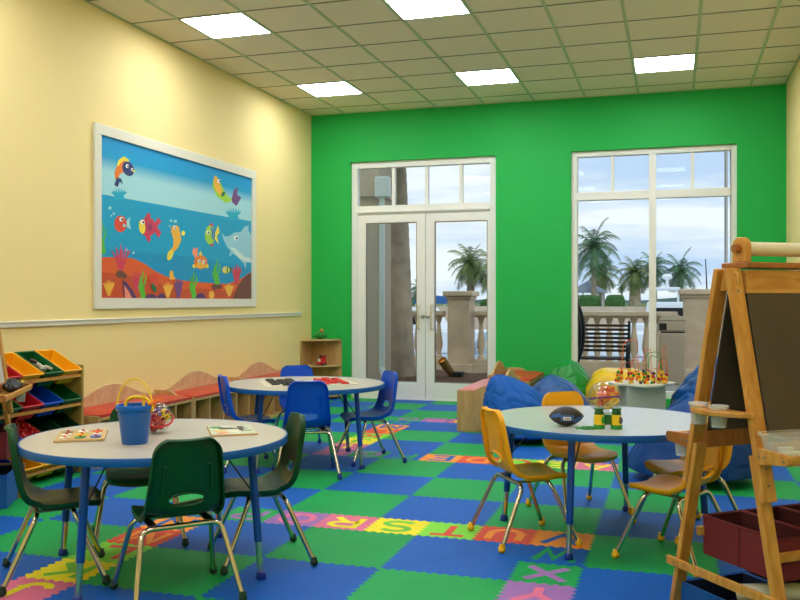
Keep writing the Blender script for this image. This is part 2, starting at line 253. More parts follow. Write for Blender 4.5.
 ('crimson',2,[(1.776,0.561),(1.833,0.528),(1.876,0.574)]),
 ('orange',3,[(1.741,0.371),(1.727,0.339),(1.69,0.313),(1.638,0.298),(1.58,0.296),(1.528,0.308),(1.493,0.331),(1.48,0.36),(1.493,0.391),(1.528,0.416),(1.58,0.432),(1.638,0.435),(1.69,0.424),(1.727,0.401)]),
 ('amber',4,[(1.705,0.337),(1.696,0.323),(1.669,0.311),(1.63,0.304),(1.587,0.302),(1.549,0.307),(1.523,0.317),(1.514,0.33),(1.523,0.344),(1.549,0.356),(1.587,0.364),(1.63,0.365),(1.669,0.361),(1.696,0.351)]),
 ('salmon',2,[(1.514,0.396),(1.447,0.451),(1.474,0.508),(1.514,0.489),(1.554,0.513),(1.554,0.443)]),
 ('yellow',2,[(1.568,0.437),(1.609,0.481),(1.65,0.434)]),
 ('white',5,[(1.605,0.376),(1.599,0.365),(1.584,0.358),(1.565,0.357),(1.55,0.363),(1.544,0.373),(1.55,0.384),(1.565,0.391),(1.584,0.392),(1.599,0.386)]),
 ('black',6,[(1.598,0.374),(1.593,0.367),(1.582,0.364),(1.571,0.366),(1.567,0.372),(1.571,0.379),(1.582,0.382),(1.593,0.38)]),
 ('white',5,[(1.695,0.372),(1.689,0.361),(1.673,0.354),(1.654,0.353),(1.639,0.359),(1.633,0.37),(1.639,0.381),(1.654,0.388),(1.673,0.389),(1.689,0.383)]),
 ('black',6,[(1.687,0.37),(1.683,0.363),(1.672,0.36),(1.661,0.363),(1.656,0.369),(1.661,0.376),(1.672,0.379),(1.683,0.377)]),
 ('yellow',2,[(1.521,0.324),(1.517,0.314),(1.508,0.307),(1.495,0.302),(1.48,0.302),(1.466,0.305),(1.457,0.312),(1.454,0.321),(1.457,0.33),(1.466,0.338),(1.48,0.342),(1.495,0.343),(1.508,0.339),(1.517,0.332)]),
 ('yellow',2,[(1.769,0.333),(1.765,0.323),(1.755,0.315),(1.741,0.311),(1.726,0.31),(1.712,0.314),(1.702,0.321),(1.699,0.33),(1.702,0.339),(1.712,0.347),(1.726,0.352),(1.741,0.352),(1.755,0.349),(1.765,0.342)]),
 ('dolphin',2,[(2.038,0.694),(2.114,0.655),(2.206,0.669),(2.316,0.714),(2.461,0.732),(2.543,0.793),(2.644,0.816),(2.644,0.754),(2.712,0.72),(2.712,0.406),(2.593,0.417),(2.577,0.324),(2.527,0.391),(2.396,0.454),(2.269,0.493),(2.16,0.547),(2.084,0.616)]),
 ('palegrey',3,[(2.206,0.55),(2.332,0.549),(2.445,0.502),(2.56,0.462),(2.712,0.453),(2.712,0.406),(2.577,0.409),(2.396,0.451)]),
 ('dolphin',3,[(2.237,0.522),(2.191,0.445),(2.284,0.487)]),
 ('white',4,[(2.396,0.659),(2.387,0.643),(2.363,0.632),(2.333,0.63),(2.309,0.638),(2.3,0.653),(2.309,0.669),(2.333,0.68),(2.363,0.682),(2.387,0.674)]),
 ('black',5,[(2.384,0.656),(2.377,0.646),(2.36,0.641),(2.343,0.644),(2.336,0.653),(2.343,0.663),(2.36,0.668),(2.377,0.665)]),
 ('yellow',3,[(2.214,0.308),(2.205,0.291),(2.182,0.278),(2.148,0.27),(2.111,0.269),(2.077,0.275),(2.054,0.287),(2.046,0.302),(2.054,0.319),(2.077,0.332),(2.111,0.341),(2.148,0.342),(2.182,0.336),(2.205,0.324)]),
 ('dgreen',2,[(2.191,0.311),(2.253,0.35),(2.253,0.268)]),
 ('white',5,[(2.123,0.312),(2.118,0.304),(2.106,0.299),(2.091,0.298),(2.079,0.303),(2.074,0.311),(2.079,0.319),(2.091,0.324),(2.106,0.325),(2.118,0.32)]),
 ('black',6,[(2.117,0.311),(2.113,0.306),(2.105,0.304),(2.096,0.305),(2.093,0.31),(2.096,0.315),(2.105,0.318),(2.113,0.316)]),
 ('dgreen',4,[(2.14,0.338),(2.148,0.302),(2.14,0.273),(2.164,0.272),(2.172,0.303),(2.164,0.34)]),
 ('green',1,[(0.031,0.367),(0.037,0.405),(0.016,0.441),(0,0.473),(0.006,0.507),(0.013,0.544),(0,0.578),(0,0.577),(0,0.542),(0,0.508),(0,0.47),(0,0.433),(0.004,0.4),(0,0.367)]),
 ('green',1,[(0.038,0.366),(0.053,0.413),(0.04,0.459),(0.023,0.501),(0.03,0.544),(0.045,0.591),(0.031,0.634),(0.025,0.634),(0.026,0.59),(0.006,0.545),(0,0.498),(0.009,0.453),(0.019,0.412),(0.006,0.368)]),
 ('green',1,[(0.061,0.368),(0.069,0.408),(0.054,0.446),(0.052,0.481),(0.073,0.52),(0.083,0.56),(0.064,0.597),(0.058,0.596),(0.064,0.559),(0.049,0.522),(0.024,0.482),(0.022,0.441),(0.035,0.405),(0.028,0.369)]),
 ('green',4,[(0.602,0.002),(0.609,0.039),(0.584,0.075),(0.564,0.105),(0.573,0.137),(0.582,0.173),(0.555,0.207),(0.549,0.206),(0.56,0.172),(0.546,0.14),(0.532,0.104),(0.55,0.067),(0.571,0.036),(0.565,0.004)]),
 ('green',4,[(0.611,0.001),(0.628,0.046),(0.612,0.091),(0.592,0.131),(0.601,0.172),(0.618,0.216),(0.602,0.259),(0.595,0.258),(0.596,0.216),(0.574,0.175),(0.56,0.13),(0.576,0.086),(0.589,0.046),(0.573,0.005)]),
 ('green',4,[(0.637,0.002),(0.646,0.04),(0.628,0.077),(0.626,0.11),(0.651,0.146),(0.662,0.186),(0.64,0.222),(0.634,0.221),(0.64,0.185),(0.623,0.151),(0.594,0.114),(0.591,0.074),(0.606,0.039),(0.599,0.005)]),
 ('green',4,[(1.473,0.003),(1.482,0.042),(1.451,0.08),(1.427,0.112),(1.438,0.146),(1.448,0.184),(1.416,0.219),(1.408,0.217),(1.422,0.182),(1.404,0.149),(1.388,0.11),(1.409,0.072),(1.435,0.039),(1.427,0.006)]),
 ('green',4,[(1.483,0.002),(1.504,0.05),(1.485,0.097),(1.461,0.139),(1.472,0.182),(1.493,0.229),(1.473,0.274),(1.465,0.273),(1.466,0.229),(1.438,0.185),(1.421,0.138),(1.441,0.091),(1.457,0.05),(1.438,0.007)]),
 ('green',4,[(1.515,0.003),(1.526,0.044),(1.505,0.083),(1.502,0.117),(1.532,0.155),(1.547,0.197),(1.519,0.235),(1.512,0.234),(1.52,0.196),(1.499,0.16),(1.463,0.121),(1.46,0.079),(1.478,0.042),(1.469,0.006)]),
 ('green',4,[(1.934,0.142),(1.943,0.181),(1.909,0.219),(1.883,0.251),(1.895,0.285),(1.906,0.324),(1.87,0.359),(1.862,0.357),(1.877,0.322),(1.858,0.288),(1.84,0.248),(1.863,0.209),(1.891,0.177),(1.883,0.144)]),
 ('green',4,[(1.945,0.14),(1.968,0.189),(1.947,0.237),(1.92,0.279),(1.932,0.322),(1.955,0.37),(1.933,0.415),(1.925,0.414),(1.926,0.37),(1.895,0.325),(1.877,0.277),(1.899,0.23),(1.915,0.188),(1.895,0.145)]),
 ('green',4,[(1.981,0.142),(1.992,0.184),(1.969,0.223),(1.966,0.257),(1.999,0.296),(2.015,0.338),(1.985,0.377),(1.976,0.375),(1.985,0.337),(1.963,0.301),(1.923,0.261),(1.919,0.218),(1.939,0.181),(1.929,0.145)]),
 ('crimson',3,[(0.293,0.234),(0.221,0.338),(0.177,0.395),(0.144,0.405),(0.139,0.4),(0.16,0.389),(0.199,0.332),(0.265,0.226)]),
 ('crimson',3,[(0.219,0.334),(0.237,0.376),(0.238,0.419),(0.231,0.419),(0.222,0.377),(0.2,0.336)]),
 ('crimson',3,[(0.294,0.232),(0.256,0.338),(0.233,0.397),(0.215,0.437),(0.205,0.435),(0.214,0.393),(0.233,0.334),(0.265,0.228)]),
 ('crimson',3,[(0.254,0.335),(0.272,0.377),(0.273,0.421),(0.265,0.421),(0.256,0.378),(0.235,0.338)]),
 ('crimson',3,[(0.294,0.231),(0.291,0.338),(0.289,0.398),(0.284,0.47),(0.274,0.469),(0.269,0.397),(0.267,0.337),(0.264,0.23)]),
 ('crimson',3,[(0.289,0.337),(0.307,0.379),(0.308,0.423),(0.3,0.423),(0.291,0.38),(0.27,0.339)]),
 ('crimson',3,[(0.294,0.229),(0.326,0.339),(0.346,0.4),(0.355,0.443),(0.345,0.444),(0.326,0.401),(0.303,0.34),(0.265,0.231)]),
 ('crimson',3,[(0.324,0.338),(0.343,0.381),(0.344,0.425),(0.336,0.425),(0.327,0.382),(0.305,0.341)]),
 ('crimson',3,[(0.293,0.227),(0.362,0.339),(0.402,0.401),(0.425,0.415),(0.419,0.42),(0.384,0.406),(0.339,0.343),(0.265,0.233)]),
 ('crimson',3,[(0.36,0.34),(0.379,0.383),(0.38,0.427),(0.372,0.427),(0.363,0.384),(0.34,0.342)]),
 ('stone',4,[(0.325,0.21),(0.319,0.196),(0.302,0.184),(0.278,0.177),(0.251,0.176),(0.227,0.182),(0.211,0.193),(0.205,0.207),(0.211,0.221),(0.227,0.233),(0.251,0.24),(0.278,0.241),(0.302,0.236),(0.319,0.225)]),
 ('stone',4,[(0.365,0.196),(0.361,0.186),(0.35,0.177),(0.334,0.172),(0.316,0.172),(0.299,0.176),(0.288,0.184),(0.284,0.194),(0.288,0.205),(0.299,0.214),(0.316,0.219),(0.334,0.219),(0.35,0.215),(0.361,0.207)]),
 ('crimson',3,[(0.527,0.061),(0.484,0.149),(0.458,0.197),(0.436,0.207),(0.429,0.202),(0.439,0.192),(0.46,0.144),(0.496,0.056)]),
 ('crimson',3,[(0.482,0.145),(0.501,0.179),(0.502,0.216),(0.494,0.216),(0.485,0.181),(0.462,0.148)]),
 ('crimson',3,[(0.527,0.059),(0.511,0.148),(0.501,0.197),(0.49,0.239),(0.48,0.238),(0.48,0.195),(0.486,0.146),(0.496,0.058)]),
 ('crimson',3,[(0.508,0.145),(0.528,0.18),(0.529,0.217),(0.521,0.217),(0.511,0.182),(0.488,0.149)]),
 ('crimson',3,[(0.527,0.058),(0.538,0.147),(0.543,0.197),(0.543,0.24),(0.533,0.24),(0.522,0.197),(0.512,0.148),(0.496,0.059)]),
 ('crimson',3,[(0.535,0.146),(0.555,0.181),(0.556,0.217),(0.547,0.218),(0.538,0.183),(0.515,0.149)]),
 ('crimson',3,[(0.527,0.056),(0.564,0.146),(0.586,0.196),(0.596,0.207),(0.588,0.211),(0.566,0.2),(0.539,0.15),(0.496,0.061)]),
 ('crimson',3,[(0.562,0.146),(0.581,0.181),(0.583,0.218),(0.574,0.218),(0.565,0.183),(0.541,0.15)]),
 ('red',4,[(0.791,0.064),(0.74,0.148),(0.708,0.195),(0.683,0.204),(0.676,0.199),(0.688,0.19),(0.714,0.143),(0.759,0.058)]),
 ('red',4,[(0.737,0.144),(0.758,0.178),(0.759,0.213),(0.75,0.213),(0.741,0.18),(0.716,0.148)]),
 ('red',4,[(0.791,0.062),(0.764,0.148),(0.747,0.195),(0.732,0.227),(0.721,0.226),(0.725,0.192),(0.737,0.145),(0.758,0.059)]),
 ('red',4,[(0.761,0.144),(0.782,0.178),(0.783,0.213),(0.774,0.214),(0.764,0.18),(0.74,0.148)]),
 ('red',4,[(0.792,0.061),(0.788,0.147),(0.786,0.195),(0.78,0.252),(0.769,0.251),(0.763,0.194),(0.761,0.146),(0.758,0.061)]),
 ('red',4,[(0.785,0.145),(0.806,0.179),(0.808,0.214),(0.799,0.214),(0.789,0.181),(0.764,0.149)]),
 ('red',4,[(0.791,0.059),(0.812,0.146),(0.825,0.195),(0.829,0.229),(0.817,0.23),(0.802,0.196),(0.785,0.148),(0.758,0.062)]),
 ('red',4,[(0.809,0.145),(0.831,0.179),(0.832,0.215),(0.823,0.215),(0.813,0.181),(0.788,0.149)]),
 ('red',4,[(0.791,0.058),(0.836,0.145),(0.863,0.194),(0.876,0.204),(0.868,0.209),(0.842,0.199),(0.81,0.15),(0.759,0.063)]),
 ('red',4,[(0.834,0.145),(0.855,0.18),(0.856,0.215),(0.847,0.216),(0.837,0.182),(0.812,0.15)]),
 ('amber',4,[(0.121,0.029),(0.078,0.089),(0.051,0.122),(0.03,0.128),(0.024,0.123),(0.035,0.116),(0.057,0.083),(0.094,0.022)]),
 ('amber',4,[(0.076,0.083),(0.093,0.108),(0.095,0.133),(0.087,0.133),(0.079,0.11),(0.059,0.088)]),
 ('amber',4,[(0.122,0.028),(0.094,0.088),(0.078,0.121),(0.064,0.14),(0.055,0.138),(0.06,0.118),(0.072,0.084),(0.094,0.024)]),
 ('amber',4,[(0.092,0.084),(0.11,0.108),(0.111,0.133),(0.103,0.134),(0.095,0.11),(0.075,0.089)]),
 ('amber',4,[(0.122,0.027),(0.111,0.087),(0.104,0.12),(0.096,0.154),(0.087,0.153),(0.085,0.119),(0.088,0.086),(0.093,0.025)]),
 ('amber',4,[(0.108,0.084),(0.126,0.108),(0.127,0.134),(0.12,0.134),(0.111,0.111),(0.091,0.089)]),
 ('amber',4,[(0.122,0.025),(0.127,0.086),(0.13,0.12),(0.129,0.154),(0.119,0.154),(0.111,0.121),(0.104,0.087),(0.093,0.026)]),
 ('amber',4,[(0.124,0.084),(0.143,0.108),(0.144,0.134),(0.136,0.134),(0.128,0.111),(0.107,0.089)]),
 ('amber',4,[(0.122,0.024),(0.144,0.085),(0.156,0.119),(0.162,0.141),(0.152,0.142),(0.138,0.122),(0.121,0.088),(0.094,0.028)]),
 ('amber',4,[(0.141,0.084),(0.159,0.109),(0.16,0.134),(0.153,0.135),(0.144,0.111),(0.124,0.089)]),
 ('amber',4,[(0.121,0.022),(0.159,0.084),(0.182,0.118),(0.193,0.126),(0.187,0.131),(0.165,0.124),(0.138,0.09),(0.094,0.029)]),
 ('amber',4,[(0.157,0.084),(0.176,0.109),(0.177,0.135),(0.169,0.135),(0.161,0.112),(0.14,0.089)]),
 ('amber',4,[(1.024,0.014),(0.976,0.081),(0.947,0.118),(0.922,0.124),(0.915,0.119),(0.926,0.111),(0.95,0.075),(0.991,0.007)]),
 ('amber',4,[(0.973,0.075),(0.996,0.102),(0.997,0.13),(0.988,0.131),(0.977,0.105),(0.952,0.081)]),
 ('amber',4,[(1.025,0.013),(0.995,0.08),(0.976,0.117),(0.96,0.138),(0.948,0.136),(0.953,0.113),(0.967,0.076),(0.99,0.008)]),
 ('amber',4,[(0.991,0.075),(1.014,0.102),(1.015,0.131),(1.006,0.131),(0.995,0.105),(0.97,0.081)]),
 ('amber',4,[(1.025,0.011),(1.013,0.079),(1.005,0.116),(0.995,0.153),(0.984,0.153),(0.981,0.115),(0.984,0.077),(0.99,0.01)]),
 ('amber',4,[(1.009,0.075),(1.032,0.102),(1.033,0.131),(1.024,0.131),(1.013,0.105),(0.988,0.081)]),
 ('amber',4,[(1.025,0.01),(1.031,0.078),(1.034,0.116),(1.031,0.154),(1.019,0.154),(1.01,0.116),(1.002,0.079),(0.99,0.011)]),
 ('amber',4,[(1.027,0.075),(1.05,0.103),(1.051,0.131),(1.042,0.132),(1.031,0.106),(1.006,0.081)]),
 ('amber',4,[(1.025,0.008),(1.049,0.077),(1.062,0.115),(1.067,0.139),(1.056,0.14),(1.039,0.118),(1.02,0.08),(0.99,0.012)]),
 ('amber',4,[(1.045,0.076),(1.068,0.103),(1.069,0.131),(1.06,0.132),(1.049,0.106),(1.024,0.081)]),
 ('amber',4,[(1.024,0.007),(1.066,0.076),(1.09,0.114),(1.102,0.122),(1.094,0.127),(1.069,0.12),(1.039,0.081),(0.991,0.014)]),
 ('amber',4,[(1.063,0.076),(1.086,0.103),(1.088,0.132),(1.078,0.132),(1.067,0.106),(1.042,0.081)]),
 ('purple',4,[(1.209,0.007),(1.165,0.096),(1.138,0.146),(1.115,0.155),(1.106,0.151),(1.115,0.141),(1.136,0.092),(1.172,0.002)]),
 ('purple',4,[(1.162,0.092),(1.185,0.127),(1.186,0.164),(1.176,0.164),(1.165,0.129),(1.139,0.096)]),
 ('purple',4,[(1.209,0.005),(1.185,0.095),(1.171,0.145),(1.156,0.179),(1.144,0.178),(1.146,0.143),(1.156,0.093),(1.172,0.003)]),
 ('purple',4,[(1.182,0.092),(1.205,0.127),(1.207,0.165),(1.197,0.165),(1.186,0.13),(1.159,0.096)]),
 ('purple',4,[(1.209,0.004),(1.206,0.095),(1.203,0.145),(1.197,0.205),(1.184,0.204),(1.178,0.144),(1.176,0.094),(1.172,0.004)]),
 ('purple',4,[(1.202,0.092),(1.225,0.128),(1.227,0.165),(1.217,0.165),(1.206,0.13),(1.179,0.097)]),
 ('purple',4,[(1.209,0.003),(1.226,0.094),(1.236,0.144),(1.238,0.18),(1.225,0.181),(1.211,0.146),(1.196,0.095),(1.172,0.005)]),
 ('purple',4,[(1.223,0.092),(1.246,0.128),(1.247,0.165),(1.237,0.166),(1.226,0.13),(1.199,0.097)]),
 ('purple',4,[(1.209,0.002),(1.246,0.093),(1.268,0.144),(1.277,0.154),(1.268,0.158),(1.244,0.148),(1.217,0.097),(1.172,0.007)]),
 ('purple',4,[(1.243,0.093),(1.266,0.128),(1.268,0.166),(1.258,0.166),(1.247,0.131),(1.22,0.097)]),
 ('crimson',3,[(2.387,0.161),(2.326,0.258),(2.29,0.312),(2.259,0.321),(2.247,0.316),(2.26,0.305),(2.29,0.252),(2.341,0.154)]),
 ('crimson',3,[(2.323,0.252),(2.352,0.292),(2.354,0.333),(2.341,0.333),(2.327,0.294),(2.293,0.257)]),
 ('crimson',3,[(2.388,0.16),(2.355,0.257),(2.335,0.311),(2.316,0.348),(2.3,0.347),(2.303,0.308),(2.317,0.254),(2.34,0.156)]),
 ('crimson',3,[(2.351,0.253),(2.38,0.293),(2.382,0.334),(2.369,0.334),(2.355,0.295),(2.321,0.258)]),
 ('crimson',3,[(2.388,0.158),(2.383,0.257),(2.38,0.312),(2.372,0.377),(2.356,0.377),(2.348,0.311),(2.345,0.256),(2.34,0.157)]),
 ('crimson',3,[(2.379,0.254),(2.408,0.294),(2.41,0.335),(2.398,0.335),(2.383,0.296),(2.349,0.259)]),
 ('crimson',3,[(2.388,0.157),(2.411,0.256),(2.425,0.312),(2.428,0.352),(2.412,0.352),(2.393,0.313),(2.373,0.258),(2.34,0.159)]),
 ('crimson',3,[(2.407,0.255),(2.437,0.294),(2.439,0.336),(2.426,0.336),(2.412,0.297),(2.377,0.26)]),
 ('crimson',3,[(2.387,0.155),(2.439,0.256),(2.469,0.312),(2.483,0.324),(2.471,0.329),(2.439,0.317),(2.401,0.26),(2.341,0.16)]),
 ('crimson',3,[(2.435,0.255),(2.465,0.295),(2.467,0.337),(2.454,0.337),(2.44,0.298),(2.405,0.26)]),
 ('amber',4,[(2.212,0.033),(2.154,0.095),(2.118,0.13),(2.088,0.136),(2.079,0.13),(2.092,0.122),(2.12,0.088),(2.169,0.024)]),
 ('amber',4,[(2.15,0.088),(2.179,0.114),(2.181,0.141),(2.169,0.141),(2.156,0.118),(2.124,0.095)]),
 ('amber',4,[(2.213,0.031),(2.176,0.094),(2.154,0.129),(2.133,0.148),(2.119,0.146),(2.124,0.124),(2.14,0.089),(2.168,0.026)]),
 ('amber',4,[(2.171,0.088),(2.201,0.114),(2.203,0.141),(2.191,0.142),(2.178,0.118),(2.145,0.095)]),
 ('amber',4,[(2.214,0.029),(2.198,0.093),(2.189,0.128),(2.177,0.162),(2.161,0.162),(2.158,0.126),(2.161,0.091),(2.168,0.027)]),
 ('amber',4,[(2.193,0.088),(2.222,0.114),(2.225,0.141),(2.212,0.142),(2.199,0.118),(2.167,0.096)]),
 ('amber',4,[(2.214,0.027),(2.22,0.091),(2.224,0.127),(2.22,0.163),(2.205,0.163),(2.193,0.128),(2.183,0.093),(2.168,0.029)]),
 ('amber',4,[(2.215,0.088),(2.244,0.114),(2.247,0.142),(2.234,0.142),(2.221,0.118),(2.188,0.096)]),
 ('amber',4,[(2.213,0.026),(2.241,0.09),(2.258,0.126),(2.264,0.149),(2.249,0.15),(2.228,0.13),(2.205,0.094),(2.168,0.031)]),
 ('amber',4,[(2.237,0.088),(2.266,0.115),(2.269,0.142),(2.256,0.143),(2.243,0.119),(2.21,0.096)]),
 ('amber',4,[(2.212,0.024),(2.262,0.089),(2.291,0.125),(2.305,0.133),(2.296,0.139),(2.265,0.132),(2.228,0.096),(2.169,0.032)]),
 ('amber',4,[(2.258,0.089),(2.288,0.115),(2.291,0.142),(2.278,0.143),(2.265,0.119),(2.232,0.096)]),
 ('plum',4,[(0.304,0.165),(0.365,0.133),(0.448,0.07),(0.511,0.003),(0.325,0.003),(0.304,0.072)]),
 ('salmon',5,[(0.32,0.117),(0.386,0.064),(0.438,0.003),(0.335,0.003)]),
 ('plum',4,[(0.63,0),(0.633,0.007),(0.64,0.016),(0.652,0.024),(0.667,0.031),(0.686,0.037),(0.707,0.04),(0.73,0.041),(0.752,0.04),(0.774,0.037),(0.793,0.032),(0.809,0.025),(0.821,0.017),(0.829,0.007),(0.832,0)]),
 ('plum',4,[(0.832,0),(0.833,0.009),(0.839,0.019),(0.847,0.029),(0.858,0.037),(0.871,0.044),(0.886,0.048),(0.901,0.049),(0.917,0.048),(0.932,0.044),(0.945,0.038),(0.956,0.03),(0.965,0.02),(0.97,0.009),(0.972,0)]),
 ('plum',4,[(1.507,0),(1.51,0.011),(1.516,0.023),(1.528,0.035),(1.543,0.044),(1.561,0.051),(1.581,0.056),(1.602,0.057),(1.623,0.056),(1.644,0.052),(1.662,0.045),(1.677,0.035),(1.689,0.024),(1.696,0.011),(1.699,0)]),
 ('amber',4,[(1.876,0.041),(1.871,0.023),(1.854,0.008),(1.831,0),(1.806,0),(1.783,0.007),(1.767,0.022),(1.762,0.041),(1.767,0.059),(1.783,0.074),(1.806,0.083),(1.831,0.083),(1.854,0.075),(1.871,0.06)]),
 ('amber',4,[(1.104,0.229),(1.101,0.212),(1.09,0.198),(1.076,0.19),(1.06,0.189),(1.045,0.196),(1.035,0.21),(1.031,0.227),(1.035,0.244),(1.045,0.258),(1.06,0.266),(1.076,0.267),(1.09,0.26),(1.101,0.246)]),
 ('amber',5,[(1.135,0.197),(1.129,0.189),(1.114,0.183),(1.092,0.179),(1.068,0.179),(1.046,0.182),(1.031,0.187),(1.025,0.194),(1.031,0.201),(1.046,0.207),(1.068,0.211),(1.092,0.212),(1.114,0.209),(1.129,0.204)]),
 ('stone',5,[(1.964,0.125),(1.957,0.113),(1.936,0.102),(1.907,0.096),(1.875,0.096),(1.846,0.101),(1.826,0.111),(1.819,0.123),(1.826,0.136),(1.846,0.146),(1.875,0.152),(1.907,0.153),(1.936,0.148),(1.957,0.138)]),
 ('stone',5,[(2.038,0.126),(2.032,0.115),(2.016,0.106),(1.992,0.101),(1.966,0.101),(1.942,0.105),(1.926,0.114),(1.92,0.125),(1.926,0.136),(1.942,0.145),(1.966,0.15),(1.992,0.151),(2.016,0.146),(2.032,0.138)]),
 ('dgreen',5,[(0.807,0.106),(0.815,0.087),(0.816,0.071),(0.808,0.06),(0.794,0.057),(0.776,0.062),(0.758,0.075),(0.743,0.092),(0.734,0.111),(0.734,0.127),(0.741,0.138),(0.755,0.141),(0.773,0.136),(0.792,0.123)]),
]
# ================================================================ SETTING
XL, XR, YB, YF, H = -4.535, 1.19, 10.657, -1.6, 3.678
PX, PY, P = -.718, 4.857, .3048            # lattice of the foam mats
T = .6096; CX, CY = -2.234, 9.074          # lattice of the ceiling tiles
def wall_holes(name, m):
    b = MB(); y0, y1 = YB, YB+.3
    dx0, dx1, dz = -3.992, -2.092, 3.04; wx0, wx1, wz0, wz1 = -1.184, .676, .12, 3.04
    b.box(XL-.2, dx0, y0, y1, 0, H+.2); b.box(dx0, dx1, y0, y1, dz, H+.2); b.box(dx1, wx0, y0, y1, 0, H+.2)
    b.box(wx0, wx1, y0, y1, 0, wz0); b.box(wx0, wx1, y0, y1, wz1, H+.2); b.box(wx1, XR+.2, y0, y1, 0, H+.2)
    return struct(b.build(name, m))
wall_holes('wall_back', 'wall_green')
struct(MB().box(XL-.2, XL, YF, YB, 0, H+.2).build('wall_left', 'wall_yellow'))
struct(MB().box(XR, XR+.2, YF, YB, 0, H+.2).build('wall_right', 'wall_yellow'))
struct(MB().box(XL-.2, XR+.2, YF-.2, YF, 0, H+.2).build('wall_front', 'wall_yellow'))
struct(MB().box(XL, XR, YF, YB, H, H+.15).build('ceiling', 'ceil_tile'))
g = MB()
k = math.ceil((XL-CX)/T)
while CX+k*T < XR: g.box(CX+k*T-.014, CX+k*T+.014, YF, YB, H-.006, H-.0005); k += 1
k = math.ceil((YF-CY)/T)
while CY+k*T < YB: g.box(XL, XR, CY+k*T-.007, CY+k*T+.007, H-.005, H-.0004, 1); k += 1
g.box(XL, XL+.02, YF, YB, H-.006, H-.0005); g.box(XL, XR, YB-.02, YB, H-.006, H-.0005); g.box(XR-.02, XR, YF, YB, H-.006, H-.0005)
struct(g.build('trim_2', ['grid', 'grid_thin']), 'metal grid that carries the ceiling tiles')
# chair rail on the left wall
r_ = MB(); r_.box(XL, XL+.02, -1.5, 10.29, 1.069, 1.112); r_.box(XL, XL+.028, -1.5, 10.29, 1.100, 1.114)
struct(r_.build('trim_1', 'trim_white', bevel=.004), 'white rail along the yellow wall')
# ---- foam floor: jigsaw mats
def seg_pts(i, j, horiz):                    # jigsaw outline of one lattice edge, the same for both neighbours
    n = 6; a = .0085; out = []
    for k in range(n):
        for f, s_ in ((.12, 1), (.38, 1), (.62, -1), (.88, -1)):
            t = (k+f)/n; w = .03/n*(1 if f < .5 else -1)*0
            out.append((t, a*s_))
    x0, y0 = PX+i*P, PY+j*P
    return [(x0+t*P, y0+o) if horiz else (x0+o, y0+t*P) for t, o in out]
def mat_poly(i, j, ni, nj):
    pts = []
    for k in range(ni): pts.append((PX+(i+k)*P, PY+j*P)); pts += seg_pts(i+k, j, True)
    for k in range(nj): pts.append((PX+(i+ni)*P, PY+(j+k)*P)); pts += seg_pts(i+ni, j+k, False)
    for k in range(ni): pts.append((PX+(i+ni-k)*P, PY+(j+nj)*P)); pts += seg_pts(i+ni-k-1, j+nj, True)[::-1]
    for k in range(nj): pts.append((PX+i*P, PY+(j+nj-k)*P)); pts += seg_pts(i, j+nj-k-1, False)[::-1]
    return pts
LET = {}
near = {(0, -1): 'V', (-1, -1): 'U', (-2, -1): 'T', (-3, -1): 'S', (-4, -1): 'R', (-5, -1): 'Q', (-6, -1): 'P', (-7, -1): 'O', (-7, -2): 'N', (-7, -3): 'M', (-7, -4): 'L', (-7, -5): 'K', (-7, -6): 'J', (0, -2): 'W', (0, -3): 'X', (0, -4): 'Y', (0, -5): 'Z'}
far = {(0, 6): 'A', (-1, 6): 'B', (-2, 6): 'C', (-3, 6): 'D', (-4, 6): 'E', (-5, 6): 'F', (-6, 6): 'G', (-7, 6): 'H', (-7, 7): 'I', (-7, 8): 'J', (-7, 9): 'K', (-7, 10): 'L', (-7, 11): 'M', (-7, 12): 'N', (-7, 13): 'O', (-6, 13): 'P', (-5, 13): 'Q', (-4, 13): 'R', (-3, 13): 'S', (-2, 13): 'T', (-1, 13): 'U', (0, 13): 'V'}
CYC = [('pink', 'yellow'), ('yellow', 'green2'), ('lime', 'red'), ('red', 'orange'), ('orange', 'blue'), ('blue', 'green'), ('green', 'purple'), ('purple', 'pink')]
NEARC = {L: (ord(L)-ord('J')) % 8 for L in near.values()}
FARC = {L: (ord(L)-ord('A')) % 8 for L in far.values()}
FC = dict(blue='0258B6', green='0A9C4E', pink='DC6E92', yellow='F2E21E', lime='7FD838', red='DE4A34', orange='F5962A', purple='9A6CB4', green2='6CC43C')
for k_, c_ in FC.items(): mat('foam_'+k_, c_, .6, spec=.3, bump=(500, .25, .0015), var=(2.2, .05))
used = {}
for (i, j) in list(near)+list(far): used[(i, j)] = 1
fl = MB()
def plain(i, j, ni, nj, c):
    if any(used.get((i+a, j+b)) for a in range(ni) for b in range(nj)):
        for a in range(ni):
            for b in range(nj):
                if not used.get((i+a, j+b)): fl.prism(mat_poly(i+a, j+b, 1, 1), -.012, 0, c); used[(i+a, j+b)] = 1
        return
    for a in range(ni):
        for b in range(nj): used[(i+a, j+b)] = 1
    fl.prism(mat_poly(i, j, ni, nj), -.012, 0, c)
# zone inside the near alphabet, zone inside the far alphabet, then the rest
for j in range(-25, -1, 2):
    for i in range(-6, 0, 2):
        plain(i, j, 2, 2, 0 if (((i+6)//2)+((j+5)//2)) % 2 else 1)
for j in (7, 9, 11):
    for i in range(-6, 4, 2):
        if i < 0: plain(i, j, 2, 2, 1 if (((i+6)//2)+((j-7)//2)) % 2 else 0)
for j in range(-24, 19, 2):
    for i in range(-13, 7, 2):
        plain(i, j, 2, 2, 1 if (((i+9)//2)+(j//2)) % 2 == 0 else 0)
b_ = MB(); b_.add(fl.v, fl.f, 0); b_.m = list(fl.m)
